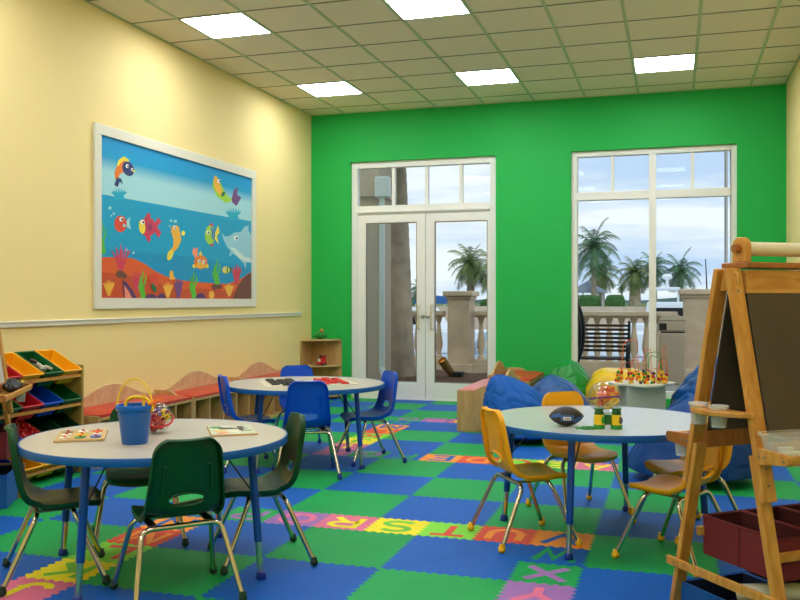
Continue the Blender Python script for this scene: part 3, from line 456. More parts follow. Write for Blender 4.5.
# trim to the room is hidden behind the walls; the sub-floor carries the mats
b_.box(XL, XR, YF, YB, -.1, -.0125, 2)
fo = b_.build('floor', ['foam_blue', 'foam_green', 'pavement'])
struct(fo, 'blue and green interlocking foam mats')
def arcp(cx, cy, rx, ry, a0, a1, n=12): return [(cx+rx*cos(R(a0+(a1-a0)*i/n)), cy+ry*sin(R(a0+(a1-a0)*i/n))) for i in range(n+1)]
STROKES = dict(A=[[(0, 0), (.5, 1), (1, 0)], [(.2, .36), (.8, .36)]], B=[[(.1, 0), (.1, 1), (.5, 1)]+arcp(.5, .76, .36, .24, 90, -90)+[(.1, .52)], [(.4, .52), (.5, .52)]+arcp(.52, .26, .42, .26, 90, -90)+[(.1, 0)]],
 C=[arcp(.52, .5, .5, .5, 45, 315, 20)], D=[[(.1, 0), (.1, 1), (.42, 1)]+arcp(.42, .5, .52, .5, 90, -90, 16)+[(.1, 0)]], E=[[(.95, 1), (.1, 1), (.1, 0), (.95, 0)], [(.1, .52), (.8, .52)]], F=[[(.95, 1), (.1, 1), (.1, 0)], [(.1, .52), (.8, .52)]],
 G=[arcp(.52, .5, .5, .5, 45, 340, 20)+[(1, .45), (.6, .45)]], H=[[(.08, 0), (.08, 1)], [(.92, 0), (.92, 1)], [(.08, .5), (.92, .5)]], I=[[(.5, 0), (.5, 1)]], J=[[(.75, 1), (.75, .3)]+arcp(.42, .3, .33, .3, 0, -170, 12)],
 K=[[(.1, 0), (.1, 1)], [(.92, 1), (.15, .4)], [(.38, .58), (.95, 0)]], L=[[(.1, 1), (.1, 0), (.9, 0)]], M=[[(.0, 0), (.05, 1), (.5, .25), (.95, 1), (1, 0)]], N=[[(.08, 0), (.08, 1), (.92, 0), (.92, 1)]], O=[arcp(.5, .5, .5, .5, 0, 360, 28)],
 P=[[(.1, 0), (.1, 1), (.5, 1)]+arcp(.52, .73, .4, .27, 90, -90)+[(.1, .46)]], Q=[arcp(.5, .5, .5, .5, 0, 360, 28), [(.6, .3), (1, -.04)]], R=[[(.1, 0), (.1, 1), (.5, 1)]+arcp(.52, .74, .4, .26, 90, -90)+[(.1, .48)], [(.5, .48), (.95, 0)]],
 S=[arcp(.5, .76, .4, .25, 30, 270, 14)[:-1]+arcp(.5, .25, .43, .26, 90, -150, 14)], T=[[(.0, 1), (1, 1)], [(.5, 1), (.5, 0)]], U=[[(.06, 1), (.06, .4)]+arcp(.5, .4, .44, .4, 180, 360, 14)+[(.94, 1)]], V=[[(0, 1), (.5, 0), (1, 1)]],
 W=[[(0, 1), (.24, 0), (.5, .8), (.76, 0), (1, 1)]], X=[[(.02, 0), (.98, 1)], [(.02, 1), (.98, 0)]], Y=[[(.0, 1), (.5, .48), (1, 1)], [(.5, .5), (.5, 0)]], Z=[[(.05, 1), (.95, 1), (.05, 0), (.95, 0)]])
def letter_mesh(ch):
    b = MB(); W_, H_, hw = .185, .195, .021; k = 0
    for st in STROKES[ch]:
        pts = [Vector(((x-.5)*W_, (y-.5)*H_, 0)) for x, y in st]; n = len(pts); L_ = []; R_ = []; cl = (pts[0]-pts[-1]).length < 1e-4
        for i in range(n):
            a = pts[i]-pts[i-1] if i or cl else pts[1]-pts[0]
            if i == 0 and cl: a = pts[0]-pts[-2]
            c = pts[i+1]-pts[i] if i < n-1 else (pts[1]-pts[0] if cl else a)
            a = a.normalized(); c = c.normalized(); m = (a+c).normalized(); nn = Vector((-m.y, m.x, 0)); s_ = hw/max(.5, m.dot(a)); L_.append(pts[i]+nn*s_); R_.append(pts[i]-nn*s_)
        z0 = Vector((0, 0, .0004+.00006*k)); k += 1
        vs = [p+z0 for p in L_]+[p+z0 for p in R_]; b.add(vs, [(i, n+i, n+i+1, i+1) for i in range(n-1)])
    return b
CN = dict(green2='green')
def letter_mat(i, j, L, ci, which):
    base, lc = CYC[ci]; p = mat_poly(i, j, 1, 1); cx, cy = PX+(i+.5)*P, PY+(j+.5)*P
    o = MB().prism([(x-cx, y-cy) for x, y in p], -.012, .0002).build('foam_letter_mat', 'foam_'+base, loc=(cx, cy, 0))
    tag(o, '%s foam mat with %s letter %s, in the alphabet %s' % (base, CN.get(lc, lc), L, which), 'foam mat', 'alphabet foam mats '+which)
    q = letter_mesh(L).build('letter', 'foam_'+lc, o); q.location = (0, 0, .0002); q.rotation_euler = (0, 0, pi)
for (i, j), L in near.items(): letter_mat(i, j, L, NEARC[L], 'nearest the camera')
for (i, j), L in far.items():
    if (i, j) in ((-2, 13), (-1, 13), (0, 13)): used.pop((i, j), None)
    letter_mat(i, j, L, FARC[L], 'nearest the doors' if j > 6 else 'nearest the doors')
# ---- ceiling lights
n_ = 0
for rj, rl in ((0, 'far'), (-4, 'middle'), (-8, ''), (-12, ''), (-16, '')):
    for ci, cl in ((-3, 'left'), (0, 'middle'), (3, 'right')):
        x0, y0 = CX+ci*T, CY+rj*T
        if y0 < YF+.1: continue
        f = MB()
        for a in ((0, T, 0, .02), (0, T, T-.02, T), (0, .02, 0, T), (T-.02, T, 0, T)): f.box(a[0], a[1], a[2], a[3], -.008, -.001)
        lab = {0: 'square ceiling light panel in the row nearest the green wall, %s one', -4: 'square ceiling light panel in the second row from the green wall, %s one'}.get(rj, 'square ceiling light panel on the camera side, %s one') % cl
        if rj < -4: lab += ', row %s' % {-8: 'overhead', -12: 'behind', -16: 'at the rear'}[rj]
        t = thing('ceiling_light', lab, 'ceiling light', (x0, y0, H), 0, 'square ceiling light panels')
        f.build('light_frame', 'grid', t)
        MB().box(.02, T-.02, .02, T-.02, -.006, -.002).build('diffuser', 'panel', t)
# ---- door_1: transom frame; door_2 / door_3: glazed leaves
FY0, FY1 = 10.70, 10.80
f = MB()
def fb(b, x0, x1, z0, z1, y0=FY0, y1=FY1, mi=0): b.box(x0, x1, y0, y1, z0, z1, mi)
fb(f, -3.99, -3.91, 0, 3.04); fb(f, -2.172, -2.093, 0, 3.04); fb(f, -3.91, -2.172, 2.96, 3.04); fb(f, -3.91, -2.172, 2.365, 2.475)
fb(f, -3.91, -2.172, 2.385, 2.41, FY0-.02, FY0)
for x in (-3.43, -2.99, -2.545): fb(f, x-.022, x+.022, 2.475, 2.96, FY0+.02, FY1-.02)
fb(f, -3.99, -2.093, -.005, .02)
d1 = struct(f.build('door_1', 'cream', bevel=.004), 'cream frame with a four-pane transom above the double doors')
for x0, x1 in ((-3.91, -3.452), (-3.408, -3.012), (-2.968, -2.567), (-2.523, -2.172)): MB().box(x0, x1, 10.745, 10.751, 2.475, 2.96).build('pane', 'glass', d1)
def leaf(n, x0, x1, gx0, gx1, hx):
    f = MB(); y0, y1 = 10.71, 10.76
    fb(f, x0, gx0, .02, 2.362, y0, y1); fb(f, gx1, x1, .02, 2.362, y0, y1); fb(f, gx0, gx1, .02, .225, y0, y1); fb(f, gx0, gx1, 2.255, 2.362, y0, y1)
    d = struct(f.build('door_%d' % n, 'cream', bevel=.004))
    MB().box(gx0, gx1, 10.732, 10.738, .225, 2.255).build('pane', 'glass', d)
    s = MB()
    for a, b in (((gx0, gx0+.012), (.225, 2.255)), ((gx1-.012, gx1), (.225, 2.255)), ((gx0, gx1), (.225, .237)), ((gx0, gx1), (2.243, 2.255))): s.box(a[0], a[1], 10.722, 10.748, b[0], b[1])
    s.build('glazing_bead', 'screw', d)
    MB().tube(arc([(hx, 10.705, 1.20), (hx, 10.655, 1.20), (hx, 10.655, .90), (hx, 10.705, .90)], .03), .011, 10).build('door_handle', 'handle', d, smooth=True)
    lx = hx+(.06 if hx > -3 else -.0); lx = hx+(.055 if hx < -3.0 else -.055)
    MB().lathe([(.026, 0), (.026, .012), (.014, .02), (0, .02)], 16, (lx, 10.71, 1.06), mx=Matrix.Rotation(R(90), 4, 'X')).build('door_lock', 'steel', d, smooth=True)
leaf(2, -3.91, -3.006, -3.80, -3.115, -3.085); leaf(3, -2.998, -2.172, -2.885, -2.205+.0, -2.915)
# ---- window_1
f = MB()
fb(f, -1.184, -1.115, .12, 3.04); fb(f, .61, .676, .12, 3.04); fb(f, -1.115, .61, 2.975, 3.04); fb(f, -1.115, .61, .12, .2); fb(f, -.287, -.207, .2, 2.975)
for q in ((-1.115, -.287), (-.207, .61)): fb(f, q[0], q[1], 2.455, 2.55)
for x in (-.703, .197): fb(f, x-.018, x+.018, 2.55, 2.975, FY0+.02, FY1-.02)
w1 = struct(f.build('window_1', 'cream', bevel=.004), 'tall cream window frame')
for x0, x1, z0, z1 in ((-1.115, -.287, .2, 2.455), (-.207, .61, .2, 2.455), (-1.115, -.721, 2.55, 2.975), (-.685, -.287, 2.55, 2.975), (-.207, .179, 2.55, 2.975), (.215, .61, 2.55, 2.975)): MB().box(x0, x1, 10.745, 10.751, z0, z1).build('pane', 'glass', w1)
# ================================================================ MURAL
mural = thing('framed_mural', 'white framed cartoon underwater mural on the yellow wall', 'picture', (XL, 6.12, 1.19))
f = MB(); Wm, Hm = 2.895, 1.53; fw = .088
for y0, y1, z0, z1 in ((0, Wm, 0, fw), (0, Wm, Hm-fw, Hm), (0, fw, fw, Hm-fw), (Wm-fw, Wm, fw, Hm-fw)): f.box(.0, .026, y0, y1, z0, z1)
f.build('picture_frame', 'trim_white', mural, bevel=.006)
MC = dict(water='009CC6', water2='008FC0', sand='DE5A1E', sand2='C84A1C', brown='6E3A2A', teal='0CAAC8', orange='EA7A1E', yellow='F0DC3C', navy='22306E', lime='A4D23A', amber='F4B43A', dgreen='1E6E3A', purple='7A4A86', red='E0482A', pale='9ED6DC', crimson='D23A56', magenta='A82E66', blue='2A6EC0', salmon='F08A6A', dolphin='98CBD8', palegrey='CFE4E0', green='58B82E', stone='6A4434', plum='5A2E66', white='F4F4EE', black='20202A')
mk = sorted(MC); 
for k in mk: mat('art_'+k, MC[k], .5)
sk = bpy.data.materials.new('art_sky'); sk.use_nodes = True; n = sk.node_tree; b = n.nodes['Principled BSDF']; b.inputs['Roughness'].default_value = .5
t = n.nodes.new('ShaderNodeTexCoord'); s = n.nodes.new('ShaderNodeSeparateXYZ'); r = n.nodes.new('ShaderNodeValToRGB'); e = r.color_ramp.elements
e[0].position = .80; e[0].color = lin('A6D8DE'); e[1].position = 1.28/1.45; e[1].color = lin('009ACC'); q = e.new(1.0); q.color = lin('0092D2')
mm = n.nodes.new('ShaderNodeMath'); mm.operation = 'DIVIDE'; mm.inputs[1].default_value = 1.44
for a, c in ((t.outputs['Object'], s.inputs[0]), (s.outputs['Z'], mm.inputs[0]), (mm.outputs[0], r.inputs[0]), (r.outputs[0], b.inputs['Base Color'])): n.links.new(a, c)
MATS['art_sky'] = sk
art = MB(); art.box(.002, .010, fw-.01, Wm-fw+.01, fw-.01, Hm-fw+.01, 0)
from mathutils.geometry import tessellate_polygon
MURAL.sort(key=lambda a: a[1])
for n_, (c, l, q) in enumerate(MURAL):
    x = .0106+.00003*n_; pts = [Vector((x, fw+a, fw+bb)) for a, bb in q]
    tri = tessellate_polygon([pts]); art.add(pts, [tuple(tt) for tt in tri], 1+mk.index(c))
art.build('picture_print', ['art_sky']+['art_'+k for k in mk], mural)

# ================================================================ TABLES
def make_table(name, label, c, h, lam, rl, rot, Rt=.608):
    t = thing(name, label, 'table', (c[0], c[1], 0), 0, 'round activity tables')
    Rr = Rt
    MB().lathe([(0, h-.028), (Rr-.004, h-.028), (Rr-.004, h), (0, h)], 72).build('tabletop', lam, t, smooth=True)
    MB().lathe([(Rr-.004, h-.034), (Rr+.003, h-.034), (Rr+.005, h-.03), (Rr+.005, h-.003), (Rr+.003, h+.0008), (Rr-.004, h+.0008), (Rr-.004, h-.034)], 72, cap=False).build('edge_band', 'band_blue', t, smooth=True)
    for k in range(4):
        a = rot+k*pi/2; x, y = rl*cos(a), rl*sin(a)
        sx, sy = x*(1-.055/rl), y*(1-.055/rl); lp = lambda z: (x+(sx-x)*z/h, y+(sy-y)*z/h, z)
        l = MB().tube([lp(.17), lp(h-.034)], .0185, 14); l.lathe([(.05, h-.04), (.05, h-.034)], 14, (sx, sy, 0)); l = l.build('leg', 'leg_blue', t, smooth=True)
        low = MB().tube([lp(.03), lp(.2)], .0145, 12).build('leg_extension', 'chrome', l, smooth=True)
        hb = MB()
        for i in range(4): hb.ball(Vector(lp(.07+i*.025))+Vector((.0142*cos(a-2.2), .0142*sin(a-2.2), 0)), .003, 6)
        hb.build('adjustment_holes', 'sblack', l)
        MB().lathe([(.022, 0), (.024, .006), (.02, .03), (.016, .034), (0, .034)], 14, (x, y, 0)).build('foot_glide', 'cap_blue', l, smooth=True)
        a2 = a+.0; bx = MB().tube(arc([(x-.006*cos(a), y-.006*sin(a), h-.24), (x*.93, y*.93, h-.235), (x*.62, y*.62, h-.04)], .02), .004, 6); bx.build('brace', 'wire', t, smooth=True)
    return t
make_table('round_table', 'round table with blue edge holding the blue bucket, among dark green chairs', (-2.345, 3.655), .62, 'laminate', .555, math.atan2(-.555, -.025))
make_table('round_table', 'round table with blue edge holding the checkers mat, among blue chairs', (-2.765, 6.38), .615, 'laminate', .55, math.atan2(-.16, .53), .62)
make_table('round_table', 'round table with blue edge holding the football, among yellow chairs', (-.385, 4.90), .62, 'laminate_cool', .56, math.atan2(4.32-4.9, -.5+.385))

# ================================================================ CHAIRS
def shell_mesh():
    prof = [(-.192, .698), (-.185, .64), (-.175, .58), (-.165, .52), (-.155, .47), (-.145, .43), (-.132, .40), (-.11, .374), (-.075, .358), (-.03, .350), (.03, .349), (.09, .353), (.14, .356), (.175, .353), (.198, .340)]
    P3 = [Vector((x, 0, z)) for x, z in prof]; L = [0]
    for i in range(1, len(P3)): L.append(L[-1]+(P3[i]-P3[i-1]).length)
    tot = L[-1]
    def at(a):
        for i in range(len(L)-1):
            if a <= L[i+1] or i == len(L)-2:
                t = (a-L[i])/(L[i+1]-L[i]); return P3[i].lerp(P3[i+1], t)
    def hw(a):
        f = a/tot; w = .134+.030*min(1, f/.45); w -= .012*max(0, (f-.8)/.2)
        r = .066
        if a < r: w += -r+math.sqrt(max(0, r*r-(r-a)**2))
        e = tot-a
        if e < .05: w += -.05+math.sqrt(max(0, .05**2-(.05-e)**2))
        return w
    na, nt_ = 44, 26; V = []; idx = {}
    AC, RH, RW = None, .029, .078
    hz = .444
    for i in range(400):
        if at(tot*i/400).z < hz: AC = tot*i/400; break
    A_ = [tot*(i/na) for i in range(na+1)]; A_[0] = .003
    pts2 = []
    for i, a in enumerate(A_):
        for j in range(nt_+1):
            pts2.append([a, (j/nt_*2-1)*hw(a)])
    inside = lambda p: ((p[0]-AC)/RH)**2+(p[1]/RW)**2 < 1
    fs = []
    st = nt_+1
    keep = []
    for i in range(na):
        for j in range(nt_):
            q = (i*st+j, i*st+j+1, (i+1)*st+j+1, (i+1)*st+j)
            c = [sum(pts2[k][0] for k in q)/4, sum(pts2[k][1] for k in q)/4]
            if not inside(c): keep.append(q)
    cnt = {}
    for q in keep:
        for k in q: cnt[k] = cnt.get(k, 0)+1
    rim = []
    for k, c in cnt.items():
        i, j = divmod(k, st)
        if 0 < i < na and 0 < j < nt_ and c < 4:
            p = pts2[k]; e = math.hypot((p[0]-AC)/RH, p[1]/RW); p[0] = AC+(p[0]-AC)/e; p[1] = p[1]/e; rim.append(k)
    def pos(a, t, off=0):
        p = at(a); e = .004; d = (at(min(tot, a+e))-at(max(0, a-e))).normalized(); nrm = Vector((-d.z, 0, d.x)); 
        if nrm.x < 0 and d.z < -.5: nrm = -nrm
        if abs(d.z) <= .5 and nrm.z < 0: nrm = -nrm
        w = max(hw(a), .02); u = t/w
        bow = .020*u*u if a < tot*.6 else .012*u*u
        q = p+nrm*(bow+off); q.y = t; return q
    vs = [pos(*p) for p in pts2]
    # flange turned away from the sitter round the outside, and a short one round the grip hole
    loop = [0*st+j for j in range(st)]+[i*st+nt_ for i in range(1, na+1)]+[na*st+j for j in range(nt_-1, -1, -1)]+[i*st for i in range(na-1, 0, -1)]
    fl_ = len(vs)
    for k in loop:
        a, t = pts2[k]; vs.append(pos(min(a+.002, tot), t*.995, -.024))
    n = len(loop); faces = list(keep)
    for i in range(n): faces.append((loop[i], loop[(i+1) % n], fl_+(i+1) % n, fl_+i))
    rim.sort(key=lambda k: math.atan2((pts2[k][0]-AC)/RH, pts2[k][1]/RW)); f2 = len(vs)
    for k in rim: vs.append(pos(pts2[k][0], pts2[k][1], -.012))
    for i in range(len(rim)): faces.append((rim[i], rim[(i+1) % len(rim)], f2+(i+1) % len(rim), f2+i))
    b = MB(); b.add(vs, faces)
    return b
def make_chair(colr, cap):
    t = thing('school_chair', None, 'chair')
    o = shell_mesh().build('seat_shell', colr, t)
    o.data.polygons.foreach_set('use_smooth', [True]*len(o.data.polygons)); o.data.set_sharp_from_angle(angle=R(60))
    s = o.modifiers.new('thick', 'SOLIDIFY'); s.thickness = .006; s.offset = 0
    for sg in (-1, 1):
        MB().tube(arc([(-.180, sg*.07, .585), (-.178, sg*.098, .588), (-.160, sg*.103, .47)], .01), .0045, 6).build('back_rib', colr, t, smooth=True)
    for s_, nm in ((1, 'front_leg_frame'), (-1, 'rear_leg_frame')):
        zt = .328 if s_ > 0 else .318
        p = arc([(s_*.212, .222, .018), (s_*.085, .168, zt), (s_*.075, -.168, zt), (s_*.212, -.222, .018)], .045, 6)
        g = MB().tube(p, .0115, 12).build(nm, 'chrome', t, smooth=True)
        for y in (-.222, .222):
            MB().ball((s_*.212, y, .019), .0195, 12).lathe([(.016, .03), (.0135, .045), (0, .045)], 12, (s_*.211, y, 0)).build('foot_cap', cap, g, smooth=True)
    for y in (-.12, .12):
        b = MB()
        b.beam((-.075, y, .327), (.08, y, .333), .035, .006, (0, 1, 0))
        b.build('mounting_bracket', 'screw', t)
    return t
protos = {}
def chair(kind, x, y, deg, label, group):
    if kind not in protos: protos[kind] = make_chair('chair_'+kind, 'cap_'+kind); o = protos[kind]
    else: o = dup(protos[kind])
    o.location = (x, y, 0); o.rotation_euler = (0, 0, R(deg)); tag(o, label, 'chair', group)
GR, BR, YR = 'dark green chairs round the near table', 'blue chairs round the checkers table', 'yellow chairs round the football table'
chair('green', -2.035, 3.32, 136, 'dark green plastic chair seen from behind, nearest the camera, with chrome legs', GR)
chair('green', -2.715, 3.39, 39, 'dark green plastic chair side-on at the left end of the near table', GR)
chair('green', -1.94, 3.93, 217, 'dark green plastic chair side-on at the right end of the near table', GR)
chair('green', -2.70, 4.03, -54, 'dark green plastic chair tucked in at the back of the near table, behind the bucket', GR)
chair('blue', -2.545, 5.88, 118, 'blue plastic chair with its back to the camera at the front of the checkers table', BR)
chair('blue', -2.305, 6.575, 220, 'blue plastic chair side-on at the right end of the checkers table', BR)
chair('blue', -3.12, 6.07, 40, 'blue plastic chair side-on at the left end of the checkers table', BR)
chair('blue', -3.03, 6.92, -50, 'blue plastic chair behind the checkers table, facing the camera', BR)
chair('yellow', -.768, 4.658, 33, 'yellow plastic chair side-on at the left end of the football table', YR)
chair('yellow', -.55, 5.38, -50, 'yellow plastic chair behind the football table, back rising behind the football', YR)
chair('yellow', .015, 4.53, 152, 'yellow plastic chair nearest the wooden easel, its back hidden by the easel', YR)
chair('yellow', .075, 5.075, 213, 'yellow plastic chair pushed in at the far right of the football table', YR)
# ================================================================ BENCHES (wavy plywood back, cubbies, vinyl cushion)
def bench(name, label, loc, rz, L, vinyl, group, n=5, D=.40, panel='ply_pink'):
    t = thing(name, label, 'bench', loc, rz, group); zt = .375
    b = MB(); b.box(0, L, -D, -.019, .0, .03); b.box(0, L, -D, -.019, zt-.02, zt); b.box(.0, L, -.015, -.002, .03, zt-.02)
    for k in range(n+1):
        x = .0+(L-.016)*k/n; b.box(x, x+.016, -D+.002, -.015, .03, zt-.02)
    b.build('cubby_body', 'birch_v', t)
    pts = [(0, 0)]; m = 40
    for i in range(m+1):
        f = i/m; pts.append((L*f, .428+.135*(.5-.5*cos(2*pi*min(1, max(0, (f-.05)/.90))))**.95))
    pts.append((L, 0))
    MB().prism(pts, -.018, 0, 0, Matrix(((1, 0, 0, 0), (0, 0, 1, 0), (0, 1, 0, 0), (0, 0, 0, 1)))).build('wavy_back', panel, t, bevel=.002)
    for x in (-.018, L):
        pr = [(0, 0), (-D, 0), (-D, .392)]+[(-D+D*f*.95, .392+.055*(.5-.5*cos(pi*min(1, max(0, (f-.35)/.35))))) for f in [i/16 for i in range(17)]]+[(0, .447)]
        q = MB().prism(pr, x+.0005, x+.0175, 0, Matrix(((0, 0, 1, 0), (1, 0, 0, 0), (0, 1, 0, 0), (0, 0, 0, 1))))
        q.build('end_panel', 'birch_v', t, bevel=.002)
    c = MB(); nx, ny = 24, 8; vs = []; fs = []
    for j in range(ny+1):
        for i in range(nx+1):
            fx, fy = i/nx, j/ny; e = min(1, min(fx, 1-fx)*12)*min(1, min(fy, 1-fy)*5)
            vs.append((.006+(L-.012)*fx, -D+.0+(D-.025)*fy, zt+.022+.022*math.sqrt(e)))
    for j in range(ny):
        for i in range(nx): a = j*(nx+1)+i; fs.append((a, a+1, a+nx+2, a+nx+1))
    c.add(vs, fs); c.box(.006, L-.006, -D, -.025, zt+.001, zt+.0225); c.build('cushion', vinyl, t, smooth=True)
    return t
BG = 'storage benches along the yellow wall'
bench('storage_bench', 'wooden cubby bench with red cushion and wavy back, nearest the bin rack', (XL+.004, 5.66, 0), pi/2, 1.34, 'red_vinyl', BG)
bench('storage_bench', 'wooden cubby bench with red cushion, middle one along the yellow wall', (XL+.004, 7.04, 0), pi/2, 1.34, 'red_vinyl', BG)
bench('storage_bench', 'wooden cubby bench with red cushion, nearest the corner shelf', (XL+.004, 8.42, 0), pi/2, 1.30, 'red_vinyl', BG)
GB = 'benches between the glass doors and the window'
bench('storage_bench', 'light wooden bench with pink cushion, its end panel facing the camera', (-1.585, 9.44, 0), -pi/2, 1.14, 'pink_vinyl', GB, D=.42, panel='birch')
bench('storage_bench', 'wooden bench with orange-red cushion against the green wall, behind the bean bags', (-1.945, 9.48, 0), pi/2, 1.13, 'red_vinyl', GB, D=.45, panel='birch')
# ================================================================ CORNER SHELF
t = thing('corner_shelf', 'small quarter-round wooden shelf in the far left corner', 'shelf', (XL+.004, YB-.004, 0))
MB().box(0, .016, -.37, 0, 0, .745).build('side_panel', 'birch_v', t, bevel=.002)
MB().box(.016, .425, -.016, 0, 0, .745).build('side_panel', 'birch_v', t, bevel=.002)
for z in (.03, .415, .745):
    pl = [(.0165, -.0165)]+[(.0165+.405*cos(a), -.0165-.35*sin(a)) for a in [i*pi/2/18 for i in range(19)]]
    MB().prism(pl, z, z+.018).build('shelf_board', 'birch', t, bevel=.002)
# green duck toy on top, red train on the shelf
t = thing('toy_duck', 'small green toy with a yellow duck head on top of the corner shelf', 'toy', (-4.33, 10.47, .763), -.6)
b = MB().ball((0, 0, .045), .045, 16, 0, (1.9, 1.3, 1)); 
for k in range(26):
    a = k*2.4; rr = .03+.05*(k/26); b.ball((rr*1.35*cos(a), rr*sin(a)*.9, .075-.035*(k/26)), .017, 8)
b.build('green_body', 'sgreen', t, smooth=True)
MB().ball((.03, 0, .11), .026, 14).lathe([(.016, 0), (.02, .03)], 10, (.03, 0, .075)).build('duck_head', mat('duck_brown', 'C08A3A', .5), t, smooth=True)
MB().ball((.03, -.028, .105), .009, 8, 0, (1.2, 1.5, .6)).build('beak', 'sorange', t, smooth=True)
t = thing('toy_train', 'small red toy engine on the corner shelf', 'toy', (-4.29, 10.42, .434), -.3)
MB().box(-.035, .035, -.05, .05, .015, .055).lathe([(.03, -.045), (.03, .03)], 16, (0, 0, .065), mx=Matrix.Rotation(R(90), 4, 'X')).build('engine_body', 'sred', t, bevel=.003)
MB().box(-.035, .035, .0, .05, .055, .115).build('cab', 'sred', t, bevel=.004)
MB().box(-.042, .042, -.005, .055, .115, .122).build('cab_roof', 'sblack', t)
MB().lathe([(.011, .09), (.014, .13), (0, .13)], 12, (0, -.03, 0)).build('funnel', 'sblack', t, smooth=True)
MB().lathe([(.022, 0), (.022, .004), (0, .005)], 16, (0, -.05, .066), mx=Matrix.Rotation(R(90), 4, 'X')).build('front_plate', 'swhite', t)
for sx in (-.037, .037):
    for y in (-.03, .03): MB().lathe([(.016, -.004), (.016, .004)], 14, (sx, y, .016), mx=Matrix.Rotation(R(90), 4, 'Y')).build('wheel', 'sblack', t)
# ================================================================ BIN RACK
OX0, OX1, OY0, OY1 = XL+.012, -4.15, 4.61, 5.50
t = thing('toy_bin_rack', 'wooden rack of slanted toy bins against the yellow wall', 'shelf', (0, 0, 0))
for y in (OY0, OY1-.03):
    MB().box(OX0, OX1, y, y+.03, 0, .79).build('end_panel', 'panel_wood', t, bevel=.006)
RZ = [.715, .505, .295, .085]
for z in RZ:
    MB().box(OX1-.018, OX1-.004, OY0+.03, OY1-.03, z-.012, z+.012).build('front_rail', 'pine', t, bevel=.002)
    MB().tube([(OX0+.04, OY0+.03, z+.075), (OX0+.04, OY1-.03, z+.075)], .009, 8).build('rear_rail', 'pine', t)
TILT = Matrix.Rotation(R(29), 4, 'Y')
def bin_mesh(w=.2, d=.30, h=.13):
    b = MB(); t_ = .004
    def ring(x0, x1, y0, y1, z): return [(x0, y0, z), (x1, y0, z), (x1, y1, z), (x0, y1, z)]
    O = ring(-d+.03, -.035, .022, w-.022, -h); A = ring(-d+.006, -.012, .008, w-.008, -.012); B_ = ring(-d, 0, 0, w, -.012); C_ = ring(-d, 0, 0, w, 0)
    I = ring(-d+.012, -.014, .012, w-.012, 0); J = ring(-d+.034, -.039, .026, w-.026, -h+t_)
    vs = O+A+B_+C_+I+J; fs = [(3, 2, 1, 0), (20, 21, 22, 23)]
    for k in range(5):
        for i in range(4): j = (i+1) % 4; fs.append((k*4+i, k*4+j, k*4+4+j, k*4+4+i))
    b.add([TILT @ Vector(v) for v in vs], fs); return b
tiers = [('red', 'yellow', 'green', 'yellow'), ('green', 'red', 'blue', 'green'), ('blue', 'red', 'dkgreen', 'dkgreen'), ('blue', 'yellow', 'yellow', 'green')]
TN = ['top', 'second', 'third', 'bottom']; BN = ['nearest the easel', 'second from the easel', 'third from the easel', 'beside the end panel']
wb = (OY1-OY0-.07)/4
for ti, row in enumerate(tiers):
    for k, c in enumerate(row):
        o = bin_mesh(wb-.006).build('toy_bin', 'bin_'+c, bevel=.003, loc=(OX1+.022, OY0+.035+k*wb+.003, RZ[ti]+.045))
        tag(o, '%s plastic bin, %s row of the rack, %s' % (dict(dkgreen='dark green').get(c, c), TN[ti], BN[k]), 'bin', 'slanted bins of the toy rack')
def inbin(ti, k, fx, fy, up=.01):             # a point resting in a bin: fx from back to front, fy across
    p = TILT @ Vector((-.27+.22*fx, .03+(wb-.06)*fy, -.105+up)); return p+Vector((OX1+.022, OY0+.035+k*wb, RZ[ti]+.045))
for k in range(9):
    p = inbin(0, 2, .35+.6*random.random(), random.random(), .055+.012*(k % 3)); c = ['swhite', 'paper', 'slat_wood'][k % 3]
    o = MB().box(-.026, .026, -.015, .015, 0, .018).build('toy_block', c, loc=p, rz=random.random()*3, bevel=.003); o.rotation_euler = (.2, .4, random.random()*3)
    tag(o, '%s block in the green bin on the top row' % {'swhite': 'small white', 'paper': 'small cream', 'slat_wood': 'small brown'}[c], 'toy block', 'small blocks in the green bin on the top row')
b = MB()
for k in range(110):
    p = inbin(2, 1, random.random(), random.random()*1.15, .05+.05*random.random()); b.box(-.014, .014, -.007, .007, -.006, .006, 0, Matrix.Translation(p) @ Matrix.Rotation(random.random()*6, 4, Vector((random.random(), random.random(), 1))))
tag(b.build('red_toy_pieces', 'sred'), 'heap of small red toy pieces in the red bin of the third row', 'toy pieces', kind='stuff')
# ================================================================ EASELS
def fabric_bin(label, grp, loc, rz, w, d, h, out, inn, seam=True, sc=None):
    t = thing('fabric_bin', label, 'fabric bin', loc, rz, grp); b = MB(); e = .008
    O = [(0, 0), (w, 0), (w, d), (0, d)]; I = [(e, e), (w-e, e), (w-e, d-e), (e, d-e)]
    vs = [(x, y, 0) for x, y in O]+[(x, y, h) for x, y in O]
    b.add(vs, [(3, 2, 1, 0)]+[(i, (i+1) % 4, 4+(i+1) % 4, 4+i) for i in range(4)])
    b.add([(x, y, h) for x, y in O]+[(x, y, h) for x, y in I], [(i, (i+1) % 4, 4+(i+1) % 4, 4+i) for i in range(4)])
    b.build('outer_fabric', out, t)
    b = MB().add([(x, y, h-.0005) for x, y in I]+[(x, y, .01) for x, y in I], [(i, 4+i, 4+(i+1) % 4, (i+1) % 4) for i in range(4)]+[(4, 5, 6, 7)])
    b.build('lining', inn, t)
    s = MB(); 
    s.tube([(0, 0, h), (w, 0, h), (w, d, h), (0, d, h)], .004, 6, close=True); s.build('rim_piping', out, t, smooth=True)
    if seam:
        MB().tube([(-.001, d/2, 0), (-.001, d/2, h)], .0025, 5).build('seam', inn, t)
        MB().box(w-.03, w-.012, -.004, -.001, .03, .085).build('pull_tab', inn, t)
    return t
